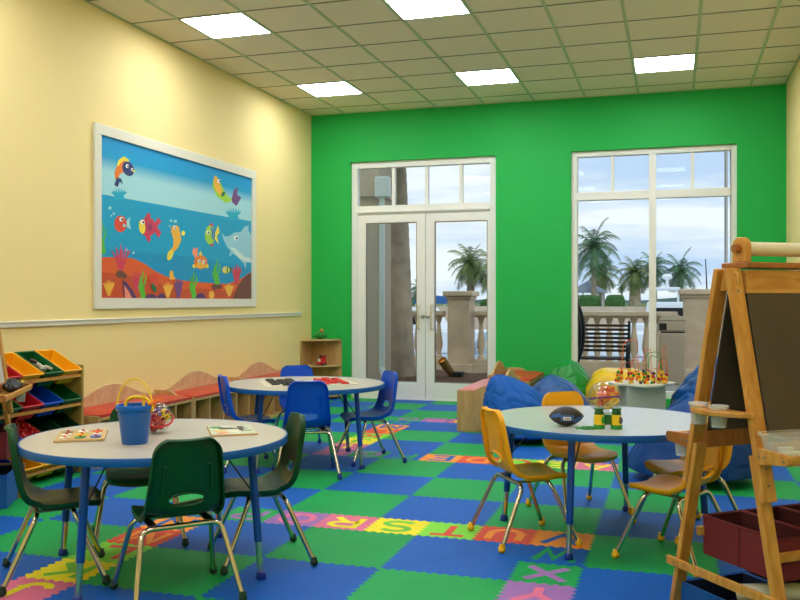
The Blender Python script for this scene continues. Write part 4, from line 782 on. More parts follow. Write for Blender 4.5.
def make_easel(label, loc, rz, Wd, sp, mf, mr, flip=1):
    t = thing('wooden_easel', label, 'easel', (loc[0], loc[1], 0), rz, 'wooden art easels')
    top = 1.385; half = lambda z: .028+(sp-.028)*(1-z/top)
    pt = lambda x, s, z, o=0: (x, s*(half(z)+o), z)
    for s in (-1, 1):
        for x in (.016, Wd-.033):
            MB().beam(pt(x, s, .54), pt(x, s, top), .062, .024).build('stile', 'pine', t, bevel=.004)
            MB().beam(pt(x, s, 0, -.026), pt(x, s, .70, -.026), .052, .024).build('leg', 'pine', t, bevel=.003)
            for z in (.60, .66, 1.30, 1.36):
                p = Vector(pt(x, s, z, .012)); MB().ball(p, .0065, 8, 0, (1, .5, 1)).build('screw', 'screw', t, smooth=True)
        MB().beam(pt(.064, s, 1.335), pt(Wd-.064, s, 1.335), .09, .022, (0, 0, 1)).build('top_rail', 'pine_x', t, bevel=.003)
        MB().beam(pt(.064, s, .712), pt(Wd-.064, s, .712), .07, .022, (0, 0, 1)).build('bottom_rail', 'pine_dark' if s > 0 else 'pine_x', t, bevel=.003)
        b = MB(); zz = (.745, 1.292); n = Vector((0, s, .2)).normalized()*.004
        P_ = [Vector(pt(x, s, z)) for x, z in ((.064, zz[0]), (Wd-.064, zz[0]), (Wd-.064, zz[1]), (.064, zz[1]))]
        b.add([p+n for p in P_]+[p-n for p in P_], [(0, 1, 2, 3), (7, 6, 5, 4)]+[(i, 4+i, 4+(i+1) % 4, (i+1) % 4) for i in range(4)])
        b.build('board', mf if s < 0 else mr, t)
        # ledge: two arms and a shallow tray
        y0 = half(.70)-.012; y1 = half(.70)+.15
        for x in (-.012, Wd-.006):
            MX = Matrix(((0, 0, 1, 0), (s, 0, 0, 0), (0, 1, 0, 0), (0, 0, 0, 1)))
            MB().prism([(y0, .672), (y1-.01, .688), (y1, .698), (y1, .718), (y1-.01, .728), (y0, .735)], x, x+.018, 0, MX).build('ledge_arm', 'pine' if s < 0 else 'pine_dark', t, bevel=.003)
            for yy in (y0+.03, y0+.055, y1-.02): MB().ball((x-.001, s*yy, .705), .005, 8).build('screw', 'screw', t, smooth=True)
        q = MB(); a, c = sorted((s*(y0+.03), s*(y1-.004))); q.box(.008, Wd-.008, a, c, .688, .698)
        a, c = sorted((s*(y1-.016), s*y1)); q.box(.008, Wd-.008, a, c, .698, .722); q.build('ledge_tray', 'pine_x', t, bevel=.002)
        MB().beam(pt(.05, s, .335, -.05), pt(Wd-.05, s, .335, -.05), .035, .02, (0, 0, 1)).build('bin_rail', 'pine_x', t, bevel=.002)
    for x in (-.012, Wd+.012):
        MB().beam((x, -half(.2)-.03, .2), (x, half(.2)+.03, .2), .034, .016, (0, 0, 1)).build('side_brace', 'pine', t, bevel=.003)
        xx = x-.009 if x < 0 else x+.009
        for s in (-1, 1): MB().ball((xx, s*(half(.2)-.02), .2), .006, 8).build('screw', 'screw', t, smooth=True)
    for x in (.012, Wd-.03):
        MX = Matrix(((0, 0, 1, 0), (1, 0, 0, 0), (0, 1, 0, 0), (0, 0, 0, 1)))
        pr = [(-.052, 1.30), (.052, 1.30), (.06, 1.345)]+[(.06*cos(a), 1.345+.042*sin(a)) for a in [i*pi/8 for i in range(9)]]+[(-.06, 1.345)]
        MB().prism(pr, x, x+.02, 0, MX).build('arched_block', 'pine', t, bevel=.003)
    MB().box(.052, Wd-.022, -.072, .072, top+.002, top+.024).build('top_cap', 'pine_dark', t, bevel=.004)
    for x in (.072, Wd-.092):
        pr = [(-.036, top+.025), (.036, top+.025), (.036, top+.09)]+[(.036*cos(a), top+.09+.032*sin(a)) for a in [i*pi/10 for i in range(11)]]+[(-.036, top+.09)]
        b_ = MB().prism(pr, x, x+.03, 0, MX).build('roll_bracket', 'pine', t, bevel=.004)
        MB().lathe([(.017, -.022), (.017, 0), (.012, .02)], 16, (x if x < .1 else x+.03, 0, top+.078), mx=Matrix.Rotation(R(90 if x < .1 else -90), 4, 'Y')).build('dowel_end', 'pine_dark', b_, smooth=True)
    # bow-shaped cup shelf at the open end
    z = .835; hh = half(z)+.02; pl = [(.0, -hh)]+[(-.01-.10*sin(pi*i/12)**.8, -hh+2*hh*i/12) for i in range(13)]+[(.0, hh)]
    pl = [(x, y) for x, y in pl]
    MB().prism(pl, z, z+.02).build('cup_shelf', 'pine', t, bevel=.004)
    return t, half
EX, EY, ERZ = .178, 3.560, R(39)
easel, hf = make_easel('wooden double easel with chalkboard and paper roll at the right edge', (EX, EY), ERZ, .72, .325, 'chalk', 'chalk')
EMX = Matrix.Translation((EX, EY, 0)) @ Matrix.Rotation(ERZ, 4, 'Z')
def e2w(x, y, z): return EMX @ Vector((x, y, z))
t = thing('paper_roll', 'white paper roll mounted on top of the wooden easel', 'paper roll', e2w(0, 0, 1.463), ERZ)
MB().lathe([(.010, .104), (.027, .104), (.027, .626), (.010, .626)], 28, (0, 0, 0), mx=Matrix.Rotation(R(90), 4, 'Y')).build('roll', 'paper', t, smooth=True)
def cup(label, p, r0=.026, r1=.034, h=.075, grp='clear plastic cups on the easel shelf'):
    t = thing('plastic_cup', label, 'cup', p, 0, grp)
    MB().lathe([(.0, 0), (r0, 0), (r1, h), (r1+.003, h), (r1+.003, h+.006), (r1, h+.006), (r1-.002, h), (r0-.002, .003), (0, .003)], 24).build('cup_wall', 'frost', t, smooth=True)
    MB().lathe([(r1, h-.004), (r1+.004, h-.002), (r1+.004, h+.007), (r1, h+.008)], 24).build('cup_rim', 'frost', t, smooth=True)
    return t
cup('left one of two clear plastic cups in the easel cup shelf', e2w(-.055, .075, .79))
cup('right one of two clear plastic cups in the easel cup shelf', e2w(-.055, -.035, .79))
cup('clear plastic cup hanging under the rear ledge of the right easel', e2w(.03, hf(.7)+.095, .63), grp='cups under the ledge')
t = thing('toy_car', 'tiny black, yellow and red patterned toy on the rear ledge of the right easel', 'toy', e2w(.04, hf(.7)+.10, .6985), 1.1)
MB().ball((0, 0, .014), .016, 12, 0, (1.6, 1, .75)).build('toy_body', 'sblack', t, smooth=True)
for k, c in enumerate(('syellow', 'sred', 'syellow', 'swhite', 'sblue')): MB().ball((-.018+.009*k, -.008+.004*(k % 2), .024-.002*abs(k-2)), .006, 8).build('spot', c, t, smooth=True)
t = thing('plastic_tub', 'clear rectangular plastic tub on the front ledge of the right easel', 'container', e2w(.075, -hf(.7)-.085, .6985), ERZ)
b = MB()
def rrect(w, d, r, z, n=5):
    out = []
    for cx, cy, a0 in ((w-r, d-r, 0), (-w+r, d-r, 90), (-w+r, -d+r, 180), (w-r, -d+r, 270)):
        for i in range(n+1): a = R(a0+90*i/n); out.append((cx+r*cos(a), cy+r*sin(a), z))
    return out
def loft(b, rings, close=True, mi=0):
    n = len(rings[0]); vs = [p for r_ in rings for p in r_]; fs = [(k*n+i, k*n+(i+1) % n, (k+1)*n+(i+1) % n, (k+1)*n+i) for k in range(len(rings)-1) for i in range(n)]
    if close: fs.append(tuple(range(n-1, -1, -1)))
    return b.add(vs, fs, mi)
loft(b, [rrect(.075, .058, .02, .002), rrect(.095, .072, .025, .085)]); loft(b, [rrect(.072, .055, .02, .005), rrect(.092, .069, .025, .085)])
for q in b.v[:0]: pass
b.build('tub_wall', 'tub', t, smooth=True)
b = MB(); loft(b, [rrect(.095, .072, .025, .083), rrect(.102, .079, .03, .085), rrect(.102, .079, .03, .093), rrect(.093, .070, .025, .093)], False); b.build('tub_rim', 'frost', t, smooth=True)
b = MB(); b.box(-.05, -.01, -.03, .02, .006, .03); b.box(.0, .05, -.02, .03, .006, .026, 0); b.box(-.03, .03, .02, .04, .006, .04); b.build('wooden_pieces', 'paper', t, bevel=.003)
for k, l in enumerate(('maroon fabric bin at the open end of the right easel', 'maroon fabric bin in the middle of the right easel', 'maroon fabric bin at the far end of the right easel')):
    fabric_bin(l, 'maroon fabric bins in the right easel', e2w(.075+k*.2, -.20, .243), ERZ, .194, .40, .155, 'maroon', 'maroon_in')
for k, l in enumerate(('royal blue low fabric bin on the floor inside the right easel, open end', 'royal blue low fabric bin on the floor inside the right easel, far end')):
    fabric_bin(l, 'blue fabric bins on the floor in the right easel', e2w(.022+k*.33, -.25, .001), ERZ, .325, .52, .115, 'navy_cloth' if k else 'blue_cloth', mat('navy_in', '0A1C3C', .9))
t = tag(MB().lathe([(.018, -.12), (.032, -.12), (.032, .12), (.018, .12)], 20, mx=Matrix.Rotation(R(80), 4, 'Y') @ Matrix.Rotation(0, 4, 'X')).build('rolled_paper', 'paper', smooth=True, loc=e2w(.17, -.06, .155), rz=ERZ-.9), 'short roll of white paper lying in the blue bin under the maroon bins', 'paper roll')
# left easel, mostly outside the frame
LX, LY, LRZ = -4.20, 4.585, R(119)
LMX = Matrix.Translation((LX, LY, 0)) @ Matrix.Rotation(LRZ+pi, 4, 'Z')
le, lhf = make_easel('wooden easel with a whiteboard at the left edge of the room', (LX, LY), LRZ+pi, .72, .235, 'whiteboard', 'whiteboard')
def l2w(x, y, z): return LMX @ Vector((x, y, z))
LS = 1 if (LMX.to_3x3() @ Vector((0, 1, 0))).x > 0 else -1     # side that faces the room
yl = LS*(lhf(.7)+.085)
t = thing('black_bag', 'black cloth bundle lying on the ledge of the left easel', 'bag', l2w(.27, yl, .6985), LRZ)
b = MB(); nu, nv = 20, 12; vs = []; fs = []
for j in range(nv+1):
    for i in range(nu):
        a = 2*pi*i/nu; p = pi*j/nv; v = Vector((sin(p)*cos(a)*.085, sin(p)*sin(a)*.05, .038-.038*cos(p))); n_ = noise.noise(v*28); v *= 1+.35*n_; v.z = max(v.z, 0); vs.append(v)
for j in range(nv):
    for i in range(nu): fs.append((j*nu+i, j*nu+(i+1) % nu, (j+1)*nu+(i+1) % nu, (j+1)*nu+i))
b.add(vs, fs).build('cloth', 'sblack', t, smooth=True)
MB().tube(arc([(-.08, 0, .045), (-.05, .02, .08), (.03, .02, .08), (.06, 0, .05)], .03), .006, 6).build('strap', 'sblack', t, smooth=True)
t = thing('pencil_case', 'black pencil case patterned with coloured beads at the end of the left easel ledge', 'pencil case', l2w(.11, yl, .6985), LRZ+pi/2)
MB().box(-.035, .035, -.05, .05, 0, .048).build('case_body', 'sblack', t, bevel=.008)
for k in range(14):
    MB().ball((-.028+.0095*(k % 7), -.03+.045*(k//7)+.012*random.random(), .048), .009, 8).build('bead', ['syellow', 'swhite', 'sred', 'sgreen', 'paper', 'spurple', 'sorange'][k % 7], t, smooth=True)
cup('clear plastic cup under the end of the left easel ledge', l2w(.03, yl, .615), .025, .032, .07, 'cups under the ledge')
for k, (c, i_, z, h, l) in enumerate((('maroon', 'maroon_in', .30, .16, 'maroon fabric bin in the left easel, above the blue one'), ('blue_cloth', 'navy_in', .003, .20, 'blue fabric bin in the left easel, below the maroon one'))):
    fabric_bin(l, 'fabric bins in the left easel', l2w(.0, -.20, z), LRZ+pi, .34, .40, h, c, i_)
# ================================================================ BEAN BAGS
def bean(name, label, m, c, rx, ry, h, lean=(0, 0), rz=0, seed=0, wr=.05, creases=1.0, tag_=False, round_=0):
    t = thing(name, label, 'bean bag', (c[0], c[1], 0), rz, 'bean bags by the window'); nu, nv = 96, 56; vs = []; fs = []
    for j in range(nv+1):
        f = j/nv
        z = h*f**.9 if not round_ else h*(.5-.5*cos(pi*f))
        if round_: rr = sin(pi*f)**.62
        else:
            rr = (min(1, f/.10))**.5*(1-.06*f)*(1-max(0, (f-.12)/.88)**1.7)**.62 if f < 1 else 0
            if f > .75: rr *= 1
        for i in range(nu):
            a = 2*pi*i/nu; x = rx*rr*cos(a)+lean[0]*f*f; y = ry*rr*sin(a)+lean[1]*f*f
            v = Vector((x, y, z)); q = Vector((x*4+seed*3.1, y*4, z*4+seed)); k = noise.noise(q)*wr+noise.noise(q*2.6)*wr*.45
            cr = abs(noise.noise(Vector((a*1.7+seed, z*9, seed*2.))))
            k -= creases*wr*.5*max(0, .25-cr)*2
            k *= min(1, f*6)
            d = Vector((cos(a)*rr, sin(a)*rr, .5*f)); v += d*k; v.z = max(v.z, .001+.002*(f > 0)); vs.append(v)
    for j in range(nv):
        for i in range(nu): fs.append((j*nu+i, j*nu+(i+1) % nu, (j+1)*nu+(i+1) % nu, (j+1)*nu+i))
    MB().add(vs, fs).build('bag_cover', m, t, smooth=True)
    o = t.children[0] if t.children else None
    k0 = nu//6
    for s_ in (0, 1, 2):
        i = (k0+s_*nu//3) % nu; pts = [vs[j*nu+i]*1.004 for j in range(4, nv-1, 3)]; MB().tube(pts, .004, 6).build('seam', m, t, smooth=True)
    if tag_:
        p = vs[18*nu+tag_]; q = vs[24*nu+tag_]; MB().tube([p*1.01, (p+q)/2*1.015, q*1.01], .007, 6).build('white_zip', 'swhite', t, smooth=True)
    return t
bean('bean_bag', 'matte royal blue bean bag chair in front of the pink-cushioned bench', 'bag_matte', (-1.30, 7.95), .38, .42, .60, (-.22, -.05), 0, 1, .032, 2.4, 66)
bean('bean_bag', 'shiny dark blue bean bag between the matte blue one and the green one', 'bag_shiny', (-1.10, 8.78), .37, .38, .53, (-.08, .05), 0, 2, .035, 1.6)
bean('bean_bag', 'shiny green bean bag against the green wall under the window edge', 'bag_green', (-1.16, 9.95), .34, .38, .60, (.05, 0), 0, 3, .035, 1.6)
bean('bean_bag', 'yellow bean bag behind the white bead maze table', 'bag_yellow', (-.54, 9.85), .40, .38, .53, (.0, 0), 0, 4, .03, .5, 0, 1)
bean('bean_bag', 'shiny blue bean bag right of the bead maze table', 'bag_shiny', (.43, 9.1), .50, .46, .74, (.03, 0), 0, 5, .045, 2.0)
bean('bean_bag', 'dark blue quilted bean bag under the window side of the football table', 'bag_navy', (.12, 6.55), .44, .42, .58, (.05, .05), 0, 6, .025, 1.2)
# ================================================================ BEAD MAZE TABLE
t = thing('bead_maze_table', 'white activity table topped with colourful bead mazes, below the window', 'activity table', (-.315, 9.05, 0), .3)
pl = []
for i in range(64):
    a = 2*pi*i/64; r_ = .30+.035*cos(4*a); pl.append((r_*cos(a), r_*sin(a)))
MB().prism(pl, .43, .452).build('scalloped_top', 'trim_white', t, bevel=.004)
MB().box(-.19, .19, -.19, .19, .0, .43).build('box_base', mat('base_grey', 'B4B6A8', .5), t, bevel=.01)
wires = [('sorange', [(-.22, -.08, 0), (-.2, -.08, .40), (-.05, -.05, .44), (-.03, .02, .30), (-.01, .05, 0)]), ('sgreen', [(-.02, -.2, 0), (.0, -.18, .30), (.16, -.1, .31), (.2, -.05, 0)]), ('sorange', [(.02, 0, 0), (.03, .0, .33), (.10, .02, .33), (.11, .04, .08), (.16, .05, .0)]),
         ('sred', [(-.18, .12, 0), (-.17, .1, .17), (-.05, .12, .2), (.0, .14, 0)]), ('sorange', [(.12, -.16, 0), (.14, -.14, .22), (.24, -.06, .22), (.25, 0, 0)]), ('syellow', [(-.24, -.02, 0), (-.2, -.12, .16), (-.1, -.2, .12), (-.06, -.22, 0)]),
         ('sgreen', [(.1, .12, 0), (.12, .14, .27), (.22, .1, .22), (.22, .08, 0)]), ('sred', [(-.1, .2, 0), (-.02, .18, .24), (.1, .2, .24), (.12, .22, 0)]), ('sblue', [(-.12, -.1, 0), (-.1, -.12, .13), (.06, -.14, .13), (.08, -.16, 0)]), ('sorange', [(.18, -.1, 0), (.18, -.1, .36), (.23, -.04, .36), (.24, -.02, .1), (.24, -.03, 0)]),
         ('sorange', [(-.16, -.18, 0), (-.15, -.2, .12), (-.06, -.24, .12), (.0, -.24, 0)]), ('sred', [(-.24, .06, 0), (-.22, .0, .14), (-.14, -.04, .14), (-.12, -.06, 0)]), ('syellow', [(.04, -.22, 0), (.06, -.22, .11), (.16, -.2, .11), (.18, -.18, 0)]), ('sorange', [(.2, .0, 0), (.2, .02, .13), (.14, .1, .13), (.16, .14, 0)])]
bc = ['syellow', 'sorange', 'syellow', 'sred', 'syellow', 'sorange', 'sgreen', 'syellow', 'sred', 'slat_wood']
for wi, (c, p) in enumerate(wires):
    pts = arc([Vector(q)+Vector((0, 0, .452)) for q in p], .06, 6)
    w = MB().tube(pts, .0035, 6).build('bead_wire', c, t, smooth=True)
    for k in range(7):
        side = 1 if k < 4 else -1; q = pts[0] if side > 0 else pts[-1]; q2 = pts[1] if side > 0 else pts[-2]
        d = (q2-q).normalized(); kk = k if side > 0 else k-4; pos = q+d*(.016+.030*kk)
        m_ = bc[(wi*3+k) % 10]
        if k % 3: MB().ball(pos, .017, 10).build('bead', m_, w, smooth=True)
        else: MB().lathe([(.014, -.012), (.017, 0), (.014, .012)], 10, pos).build('bead', m_, w, smooth=True)
# ================================================================ THINGS ON THE NEAR TABLE
TZ = .6205
t = thing('sand_bucket', 'blue toy bucket with a yellow handle on the near round table', 'bucket', (-2.322, 3.435, TZ), .15)
MB().lathe([(0, 0), (.054, 0), (.057, .004), (.070, .115), (.0725, .118), (.074, .150), (.078, .154), (.084, .158), (.084, .172), (.080, .176), (.076, .174), (.072, .15), (.054, .006), (0, .006)], 40).build('bucket_body', 'sblue', t, smooth=True)
MB().tube([Vector((.083*cos(a), .012*sin(2*a)*0, .165+.125*sin(a))) for a in [pi*i/24 for i in range(25)]], .0042, 8).build('handle', 'syellow', t, smooth=True)
for sx in (-1, 1): MB().box(sx*.083-.006, sx*.083+.006, -.008, .008, .145, .178).build('handle_clip', 'syellow', t, bevel=.003)
t = thing('toy_sieve', 'yellow hoop-handled sand toy standing in the blue bucket', 'sand toy', (-2.315, 3.445, TZ+.055), .2)
MB().tube(arc([(-.058, 0, .06), (-.055, 0, .135), (-.02, 0, .155), (.05, 0, .148), (.062, 0, .10)], .035, 6), .0075, 8).build('hoop', 'syellow', t, smooth=True)
MB().tube([(.028, 0, -.03), (.03, 0, .165)], .0065, 8).build('stem', 'syellow', t, smooth=True)
t = thing('toy_rake', 'orange toy rake leaning in the blue bucket', 'sand toy', (-2.305, 3.44, TZ+.06), .3)
MB().tube([(0, 0, 0), (.075, .0, .115)], .007, 8).build('rake_handle', 'sorange', t, smooth=True)
MB().beam((.055, -.03, .118), (.085, .03, .128), .02, .008, (1, 0, .5)).build('rake_head', 'sorange', t, bevel=.002)
for k in range(4): MB().tube([(.06+.007*k, -.024+.016*k, .12), (.08+.007*k, -.022+.016*k, .14)], .003, 6).build('tine', 'sorange', t)
def maze_ball(name, label, c, r, cols, ringc, stand, seed, tilt):
    t = thing(name, label, 'maze ball', c, .4); rnd = random.Random(seed); z0 = r+(.022 if stand else .0)
    MB().ball((0, 0, z0), r, 40).build('clear_shell', 'clear', t, smooth=True)
    MT = Matrix.Translation((0, 0, z0)) @ Matrix.Rotation(tilt, 4, 'X') @ Matrix.Rotation(tilt*.4, 4, 'Y')
    ring = [MT @ Vector(((r+.003)*cos(a), (r+.003)*sin(a), 0)) for a in [2*pi*i/40 for i in range(40)]]
    MB().tube(ring, .0045, 8, close=True).build('equator_ring', ringc, t, smooth=True)
    for k in range(13):
        ax = Vector((rnd.uniform(-1, 1), rnd.uniform(-1, 1), rnd.uniform(-1, 1))).normalized(); u = ax.orthogonal().normalized(); w = ax.cross(u)
        rr = r*rnd.uniform(.45, .8); off = ax*r*rnd.uniform(-.35, .45); a0 = rnd.random()*6; n = 12; L_ = rnd.uniform(1.2, 2.6)
        pts = [Vector((0, 0, z0))+off+(u*cos(a0+L_*i/n)+w*sin(a0+L_*i/n))*rr*.85+ax*.012*sin(i*1.1) for i in range(n+1)]
        b = MB()
        vs = []; 
        for p in pts:
            d = ax*.010; q = (p-Vector((0, 0, z0))).normalized()*.005; vs += [p-d-q, p+d-q, p+d+q, p-d+q]
        fs = [(4*i+j, 4*i+(j+1) % 4, 4*i+4+(j+1) % 4, 4*i+4+j) for i in range(n) for j in range(4)]+[(0, 1, 2, 3), (4*n+3, 4*n+2, 4*n+1, 4*n)]
        b.add(vs, fs).build('track', cols[k % len(cols)], t)
    core = MB().ball((0, 0, z0), r*.38, 14); core.build('core', cols[0], t, smooth=True)
    if stand: MB().lathe([(.045, 0), (.045, .004), (.03, .012), (.034, .026), (.03, .028), (.024, .012), (.0, .008)], 28).build('stand', 'clear', t, smooth=True)
    return t
maze_ball('maze_ball', 'clear maze ball with red, purple and yellow tracks beside the blue bucket', (-2.40, 3.73, TZ), .0755, ['sred', 'spurple', 'syellow', 'sred', 'spurple'], 'sred', False, 3, .45)
maze_ball('maze_ball', 'clear maze ball with orange and yellow tracks behind the green binoculars', (-.365, 4.93, TZ), .09, ['sorange', 'syellow', 'syellow', 'sorange', 'sred'], 'spurple', True, 5, -.15)
t = thing('peg_puzzle', 'wooden peg puzzle board with red knobs at the left of the near table', 'puzzle', (-2.665, 3.515, TZ), R(33))
MB().box(-.11, .11, -.145, .145, 0, .012).build('puzzle_board', 'birch', t, bevel=.003)
pc = ['swhite', 'sgreen', 'sblue', 'paper', 'syellow', 'swhite', 'steel', 'swhite', 'sorange']
for k in range(9):
    x = -.068+.068*(k % 3); y = -.092+.092*(k//3); n = 5+k % 4
    p = MB().prism([(x+.026*cos(2*pi*i/n+k), y+.033*sin(2*pi*i/n+k)) for i in range(n)], .012, .016).build('puzzle_piece', pc[k], t)
    MB().lathe([(.006, .016), (.007, .019), (.005, .022), (0, .023)], 10, (x, y+.01, 0)).build('knob', 'sred', p, smooth=True)
    MB().prism([(x+.010*cos(i*2.1)+.008, y-.012+.010*sin(i*2.1)) for i in range(3)], .0161, .0168).build('print', ['sred', 'slat_wood', 'sblack'][k % 3], p)
t = thing('picture_puzzle', 'pale wooden farm picture puzzle at the right of the near table', 'puzzle', (-2.075, 3.885, TZ), R(33))
MB().box(-.112, .112, -.15, .15, 0, .008).build('puzzle_board', 'birch', t, bevel=.002)
MB().box(-.106, .106, -.144, .144, .008, .0095).build('picture_face', mat('pic_mint', 'C6CDB0', .5), t)
pics = [('sorange', -.05, -.10, .03, .02), ('syellow', -.055, -.03, .035, .02), ('slat_wood', .03, .03, .05, .012), ('lens', .05, .08, .02, .03), ('sgreen', -.06, .09, .04, .025), ('paper', 0, -.06, .04, .03), ('steel', .06, -.05, .03, .02), ('swhite', -.02, .1, .03, .02), ('slat_wood', .045, .0, .012, .05), ('lens', -.03, .04, .03, .02)]
for k, (c, x, y, a, b_) in enumerate(pics): MB().prism([(x+a*cos(2*pi*i/9)*(1+.2*sin(i*3)), y+b_*sin(2*pi*i/9)*(1+.2*cos(i*2))) for i in range(9)], .0096, .0105+.0002*k).build('picture_shape', c, t)
# ================================================================ CHECKERS
BR_ = R(33)
t = thing('checkers_mat', 'cream checkers mat spread on the far round table', 'game board', (-2.765, 6.40, TZ-.005), BR_)
MB().box(-.355, .355, -.27, .27, 0, .0035).build('mat_sheet', mat('mat_cream', 'D4CBB8', .7), t)
sq = MB()
for i in range(8):
    for j in range(8):
        if (i+j) % 2: x = -.30+i*.075; y = -.24+j*.06; sq.box(x, x+.075, y, y+.06, .0035, .0042)
sq.build('dark_squares', mat('mat_dark', '9C9079', .7), t)
fr = MB()
for k in range(40):
    y = -.27+.54*(k+.5)/40
    for s in (-1, 1): fr.box(s*.355-(.0 if s > 0 else .012), s*.355+(.012 if s > 0 else 0), y-.003, y+.003, .0005, .0025)
fr.build('fringe', 'paper', t)
pr_ = {}
for side, c, nm in ((-1, 'sblack', 'black'), (1, 'sred', 'red')):
    for i in range(3):
        for j in range(4):
            x = side*(.2625-.075*i); y = -.21+.12*j+(.06 if (i % 2) == (0 if side < 0 else 1) else 0)
            p = Matrix.Translation((-2.765, 6.40, TZ-.0005)) @ Matrix.Rotation(BR_, 4, 'Z') @ Vector((x, y, 0))
            if c not in pr_:
                pr_[c] = MB().lathe([(0, 0), (.031, 0), (.0335, .003), (.0335, .010), (.031, .013), (.024, .013), (.022, .010), (0, .010)], 22).build('checker_piece', c, smooth=True); o = pr_[c]
            else: o = pr_[c].copy(); COL.objects.link(o)
            o.location = p; tag(o, '%s checkers disc on the cream mat' % nm, 'checker', '%s checkers on the mat' % nm)
# ================================================================ THINGS ON THE RIGHT TABLE
t = thing('toy_football', 'dark brown toy football with a blue stripe on the right table', 'football', (-.53, 4.565, TZ), R(14))
b = MB(); nu, nv = 28, 26; vs = []; fs = []; ms = []
for j in range(nv+1):
    x = -.088+.176*j/nv; rr = .0505*(1-(abs(x)/.0895)**1.9)**.78
    for i in range(nu): a = 2*pi*i/nu; vs.append(Vector((x, rr*cos(a), .0505+rr*sin(a))))
for j in range(nv):
    for i in range(nu):
        fs.append((j*nu+i, j*nu+(i+1) % nu, (j+1)*nu+(i+1) % nu, (j+1)*nu+i)); a = 2*pi*(i+.5)/nu; x = -.088+.176*(j+.5)/nv
        d = (a-(pi+.1) + pi) % (2*pi)-pi; ms.append(1 if abs(d-.0-.55*sin(x*38)*(abs(x) > .035)*(.6)) < .30 and abs(x) < .078 else 0)
b.v = vs; b.f = fs; b.m = ms; b.build('ball_skin', ['football', 'football_blue'], t, smooth=True)
MB().box(-.022, .018, -.0525, -.049, .036, .052).build('white_patch', 'swhite', t, bevel=.001)
for k in range(3): MB().box(-.014+.010*k, -.008+.010*k, -.0532, -.0525, .041, .047).build('patch_mark', 'sblack', t)
t = thing('toy_binoculars', 'yellow and green toy binoculars standing on the right table', 'binoculars', (-.32, 4.53, TZ), R(10))
for s in (-1, 1):
    x = s*.038
    q = MB().lathe([(0, 0), (.024, 0), (.025, .02), (.023, .022), (.024, .055), (.019, .075), (0, .075)], 22, (x, 0, 0), 0)
    q = q.build('barrel', 'syellow', t, smooth=True)
    MB().lathe([(.0255, .0), (.0262, .018), (.0245, .021)], 22, (x, 0, .0005)).build('grip_ring', 'sgreen', q, smooth=True)
    MB().lathe([(.0205, .072), (.022, .078), (.018, .092), (.024, .104), (.020, .106), (0, .100)], 20, (x, 0, 0)).build('eyecup', 'sdkgreen', q, smooth=True)
    MB().ball((x+.014, -.017, .045), .013, 10, 0, (.9, .5, 1.5)).build('side_pad', 'lens' if s > 0 else 'sgreen', q, smooth=True)
MB().box(-.016, .016, -.010, .012, .02, .072).build('bridge', 'sdkgreen', t, bevel=.004)
t.scale = (1.12, 1.12, 1.0)
t = thing('green_strap', 'green strap looped flat on the right table beside the binoculars', 'strap', (-.425, 4.485, TZ+.004), .1)
pts = [Vector((.045*cos(a)*(1+.15*sin(3*a)), .022*sin(a), .002*sin(5*a))) for a in [2*pi*i/28 for i in range(28)]]
b = MB(); b.tube([p for p in pts], .0045, 6, close=True); b.build('loop', 'sgreen', t, smooth=True)
MB().tube([(-.02, .0, .006), (.02, .012, .007), (.05, .004, .004), (.085, .03, 0)], .005, 6).build('strap_end', 'sgreen', t, smooth=True)
# ================================================================ OUTSIDE
struct(MB().box(-16, 12, YB+.3, 15.4, -.2, -.01).build('ground_patio', 'pavement'), 'grey pavement outside the glass doors')
struct(MB().box(-40, 4.5, 41, 85, -.6, .93).build('ground_bank', 'lawn'), 'grassy bank on the far side of the basin')
struct(MB().box(-40.1, 4.6, 40.6, 41, -.6, .97).build('wall_quay', 'stone'), 'pale quay wall')
struct(MB().box(-260, 260, 15.4, 520, -.6, -.5).build('ground_water', 'sea'), 'calm pale water of the bay')
# planting bed
b = MB(); vs = []; fs = []; nx, ny = 40, 14
for j in range(ny+1):
    for i in range(nx+1):
        x = -6.5+4.6*i/nx; y = 12.9+1.75*j/ny; e = min(i, nx-i, j, ny-j); z = (.0 if e == 0 else .06+.03*noise.noise(Vector((x*3, y*3, 0)))+.02*noise.noise(Vector((x*11, y*11, 3)))); vs.append((x, y, z-.008))
for j in range(ny):
    for i in range(nx): a = j*(nx+1)+i; fs.append((a, a+1, a+nx+2, a+nx+1))
tag(MB().add(vs, fs).build('mulch_bed', 'mulch', smooth=True), 'bed of brown mulch at the foot of the balustrade', 'mulch', kind='stuff')
# balustrade with two piers
YBAL = 15.0
def baluster(x): 
    return MB().lathe([(.062, .25), (.062, .29), (.036, .31), (.04, .35), (.066, .45), (.068, .53), (.048, .68), (.032, .82), (.03, .87), (.045, .89), (.048, .93), (.062, .94), (.062, .965)], 16, (x, YBAL, 0))
def balustrade(label, x0, x1, n):
    t = thing('stone_balustrade', label, 'balustrade', (0, 0, 0), 0, 'runs of the stone balustrade')
    MB().box(x0, x1, YBAL-.16, YBAL+.16, -.01, .17).build('plinth', 'stone', t, bevel=.01)
    MB().box(x0, x1, YBAL-.12, YBAL+.12, .17, .25).build('bottom_rail', 'stone', t, bevel=.01)
    MB().box(x0, x1, YBAL-.11, YBAL+.11, .965, 1.0).box(x0, x1, YBAL-.15, YBAL+.15, 1.0, 1.075).build('top_rail', 'stone', t, bevel=.012)
    for k in range(n): baluster(x0+(x1-x0)*(k+.5)/n).build('baluster', 'stone', t, smooth=True)
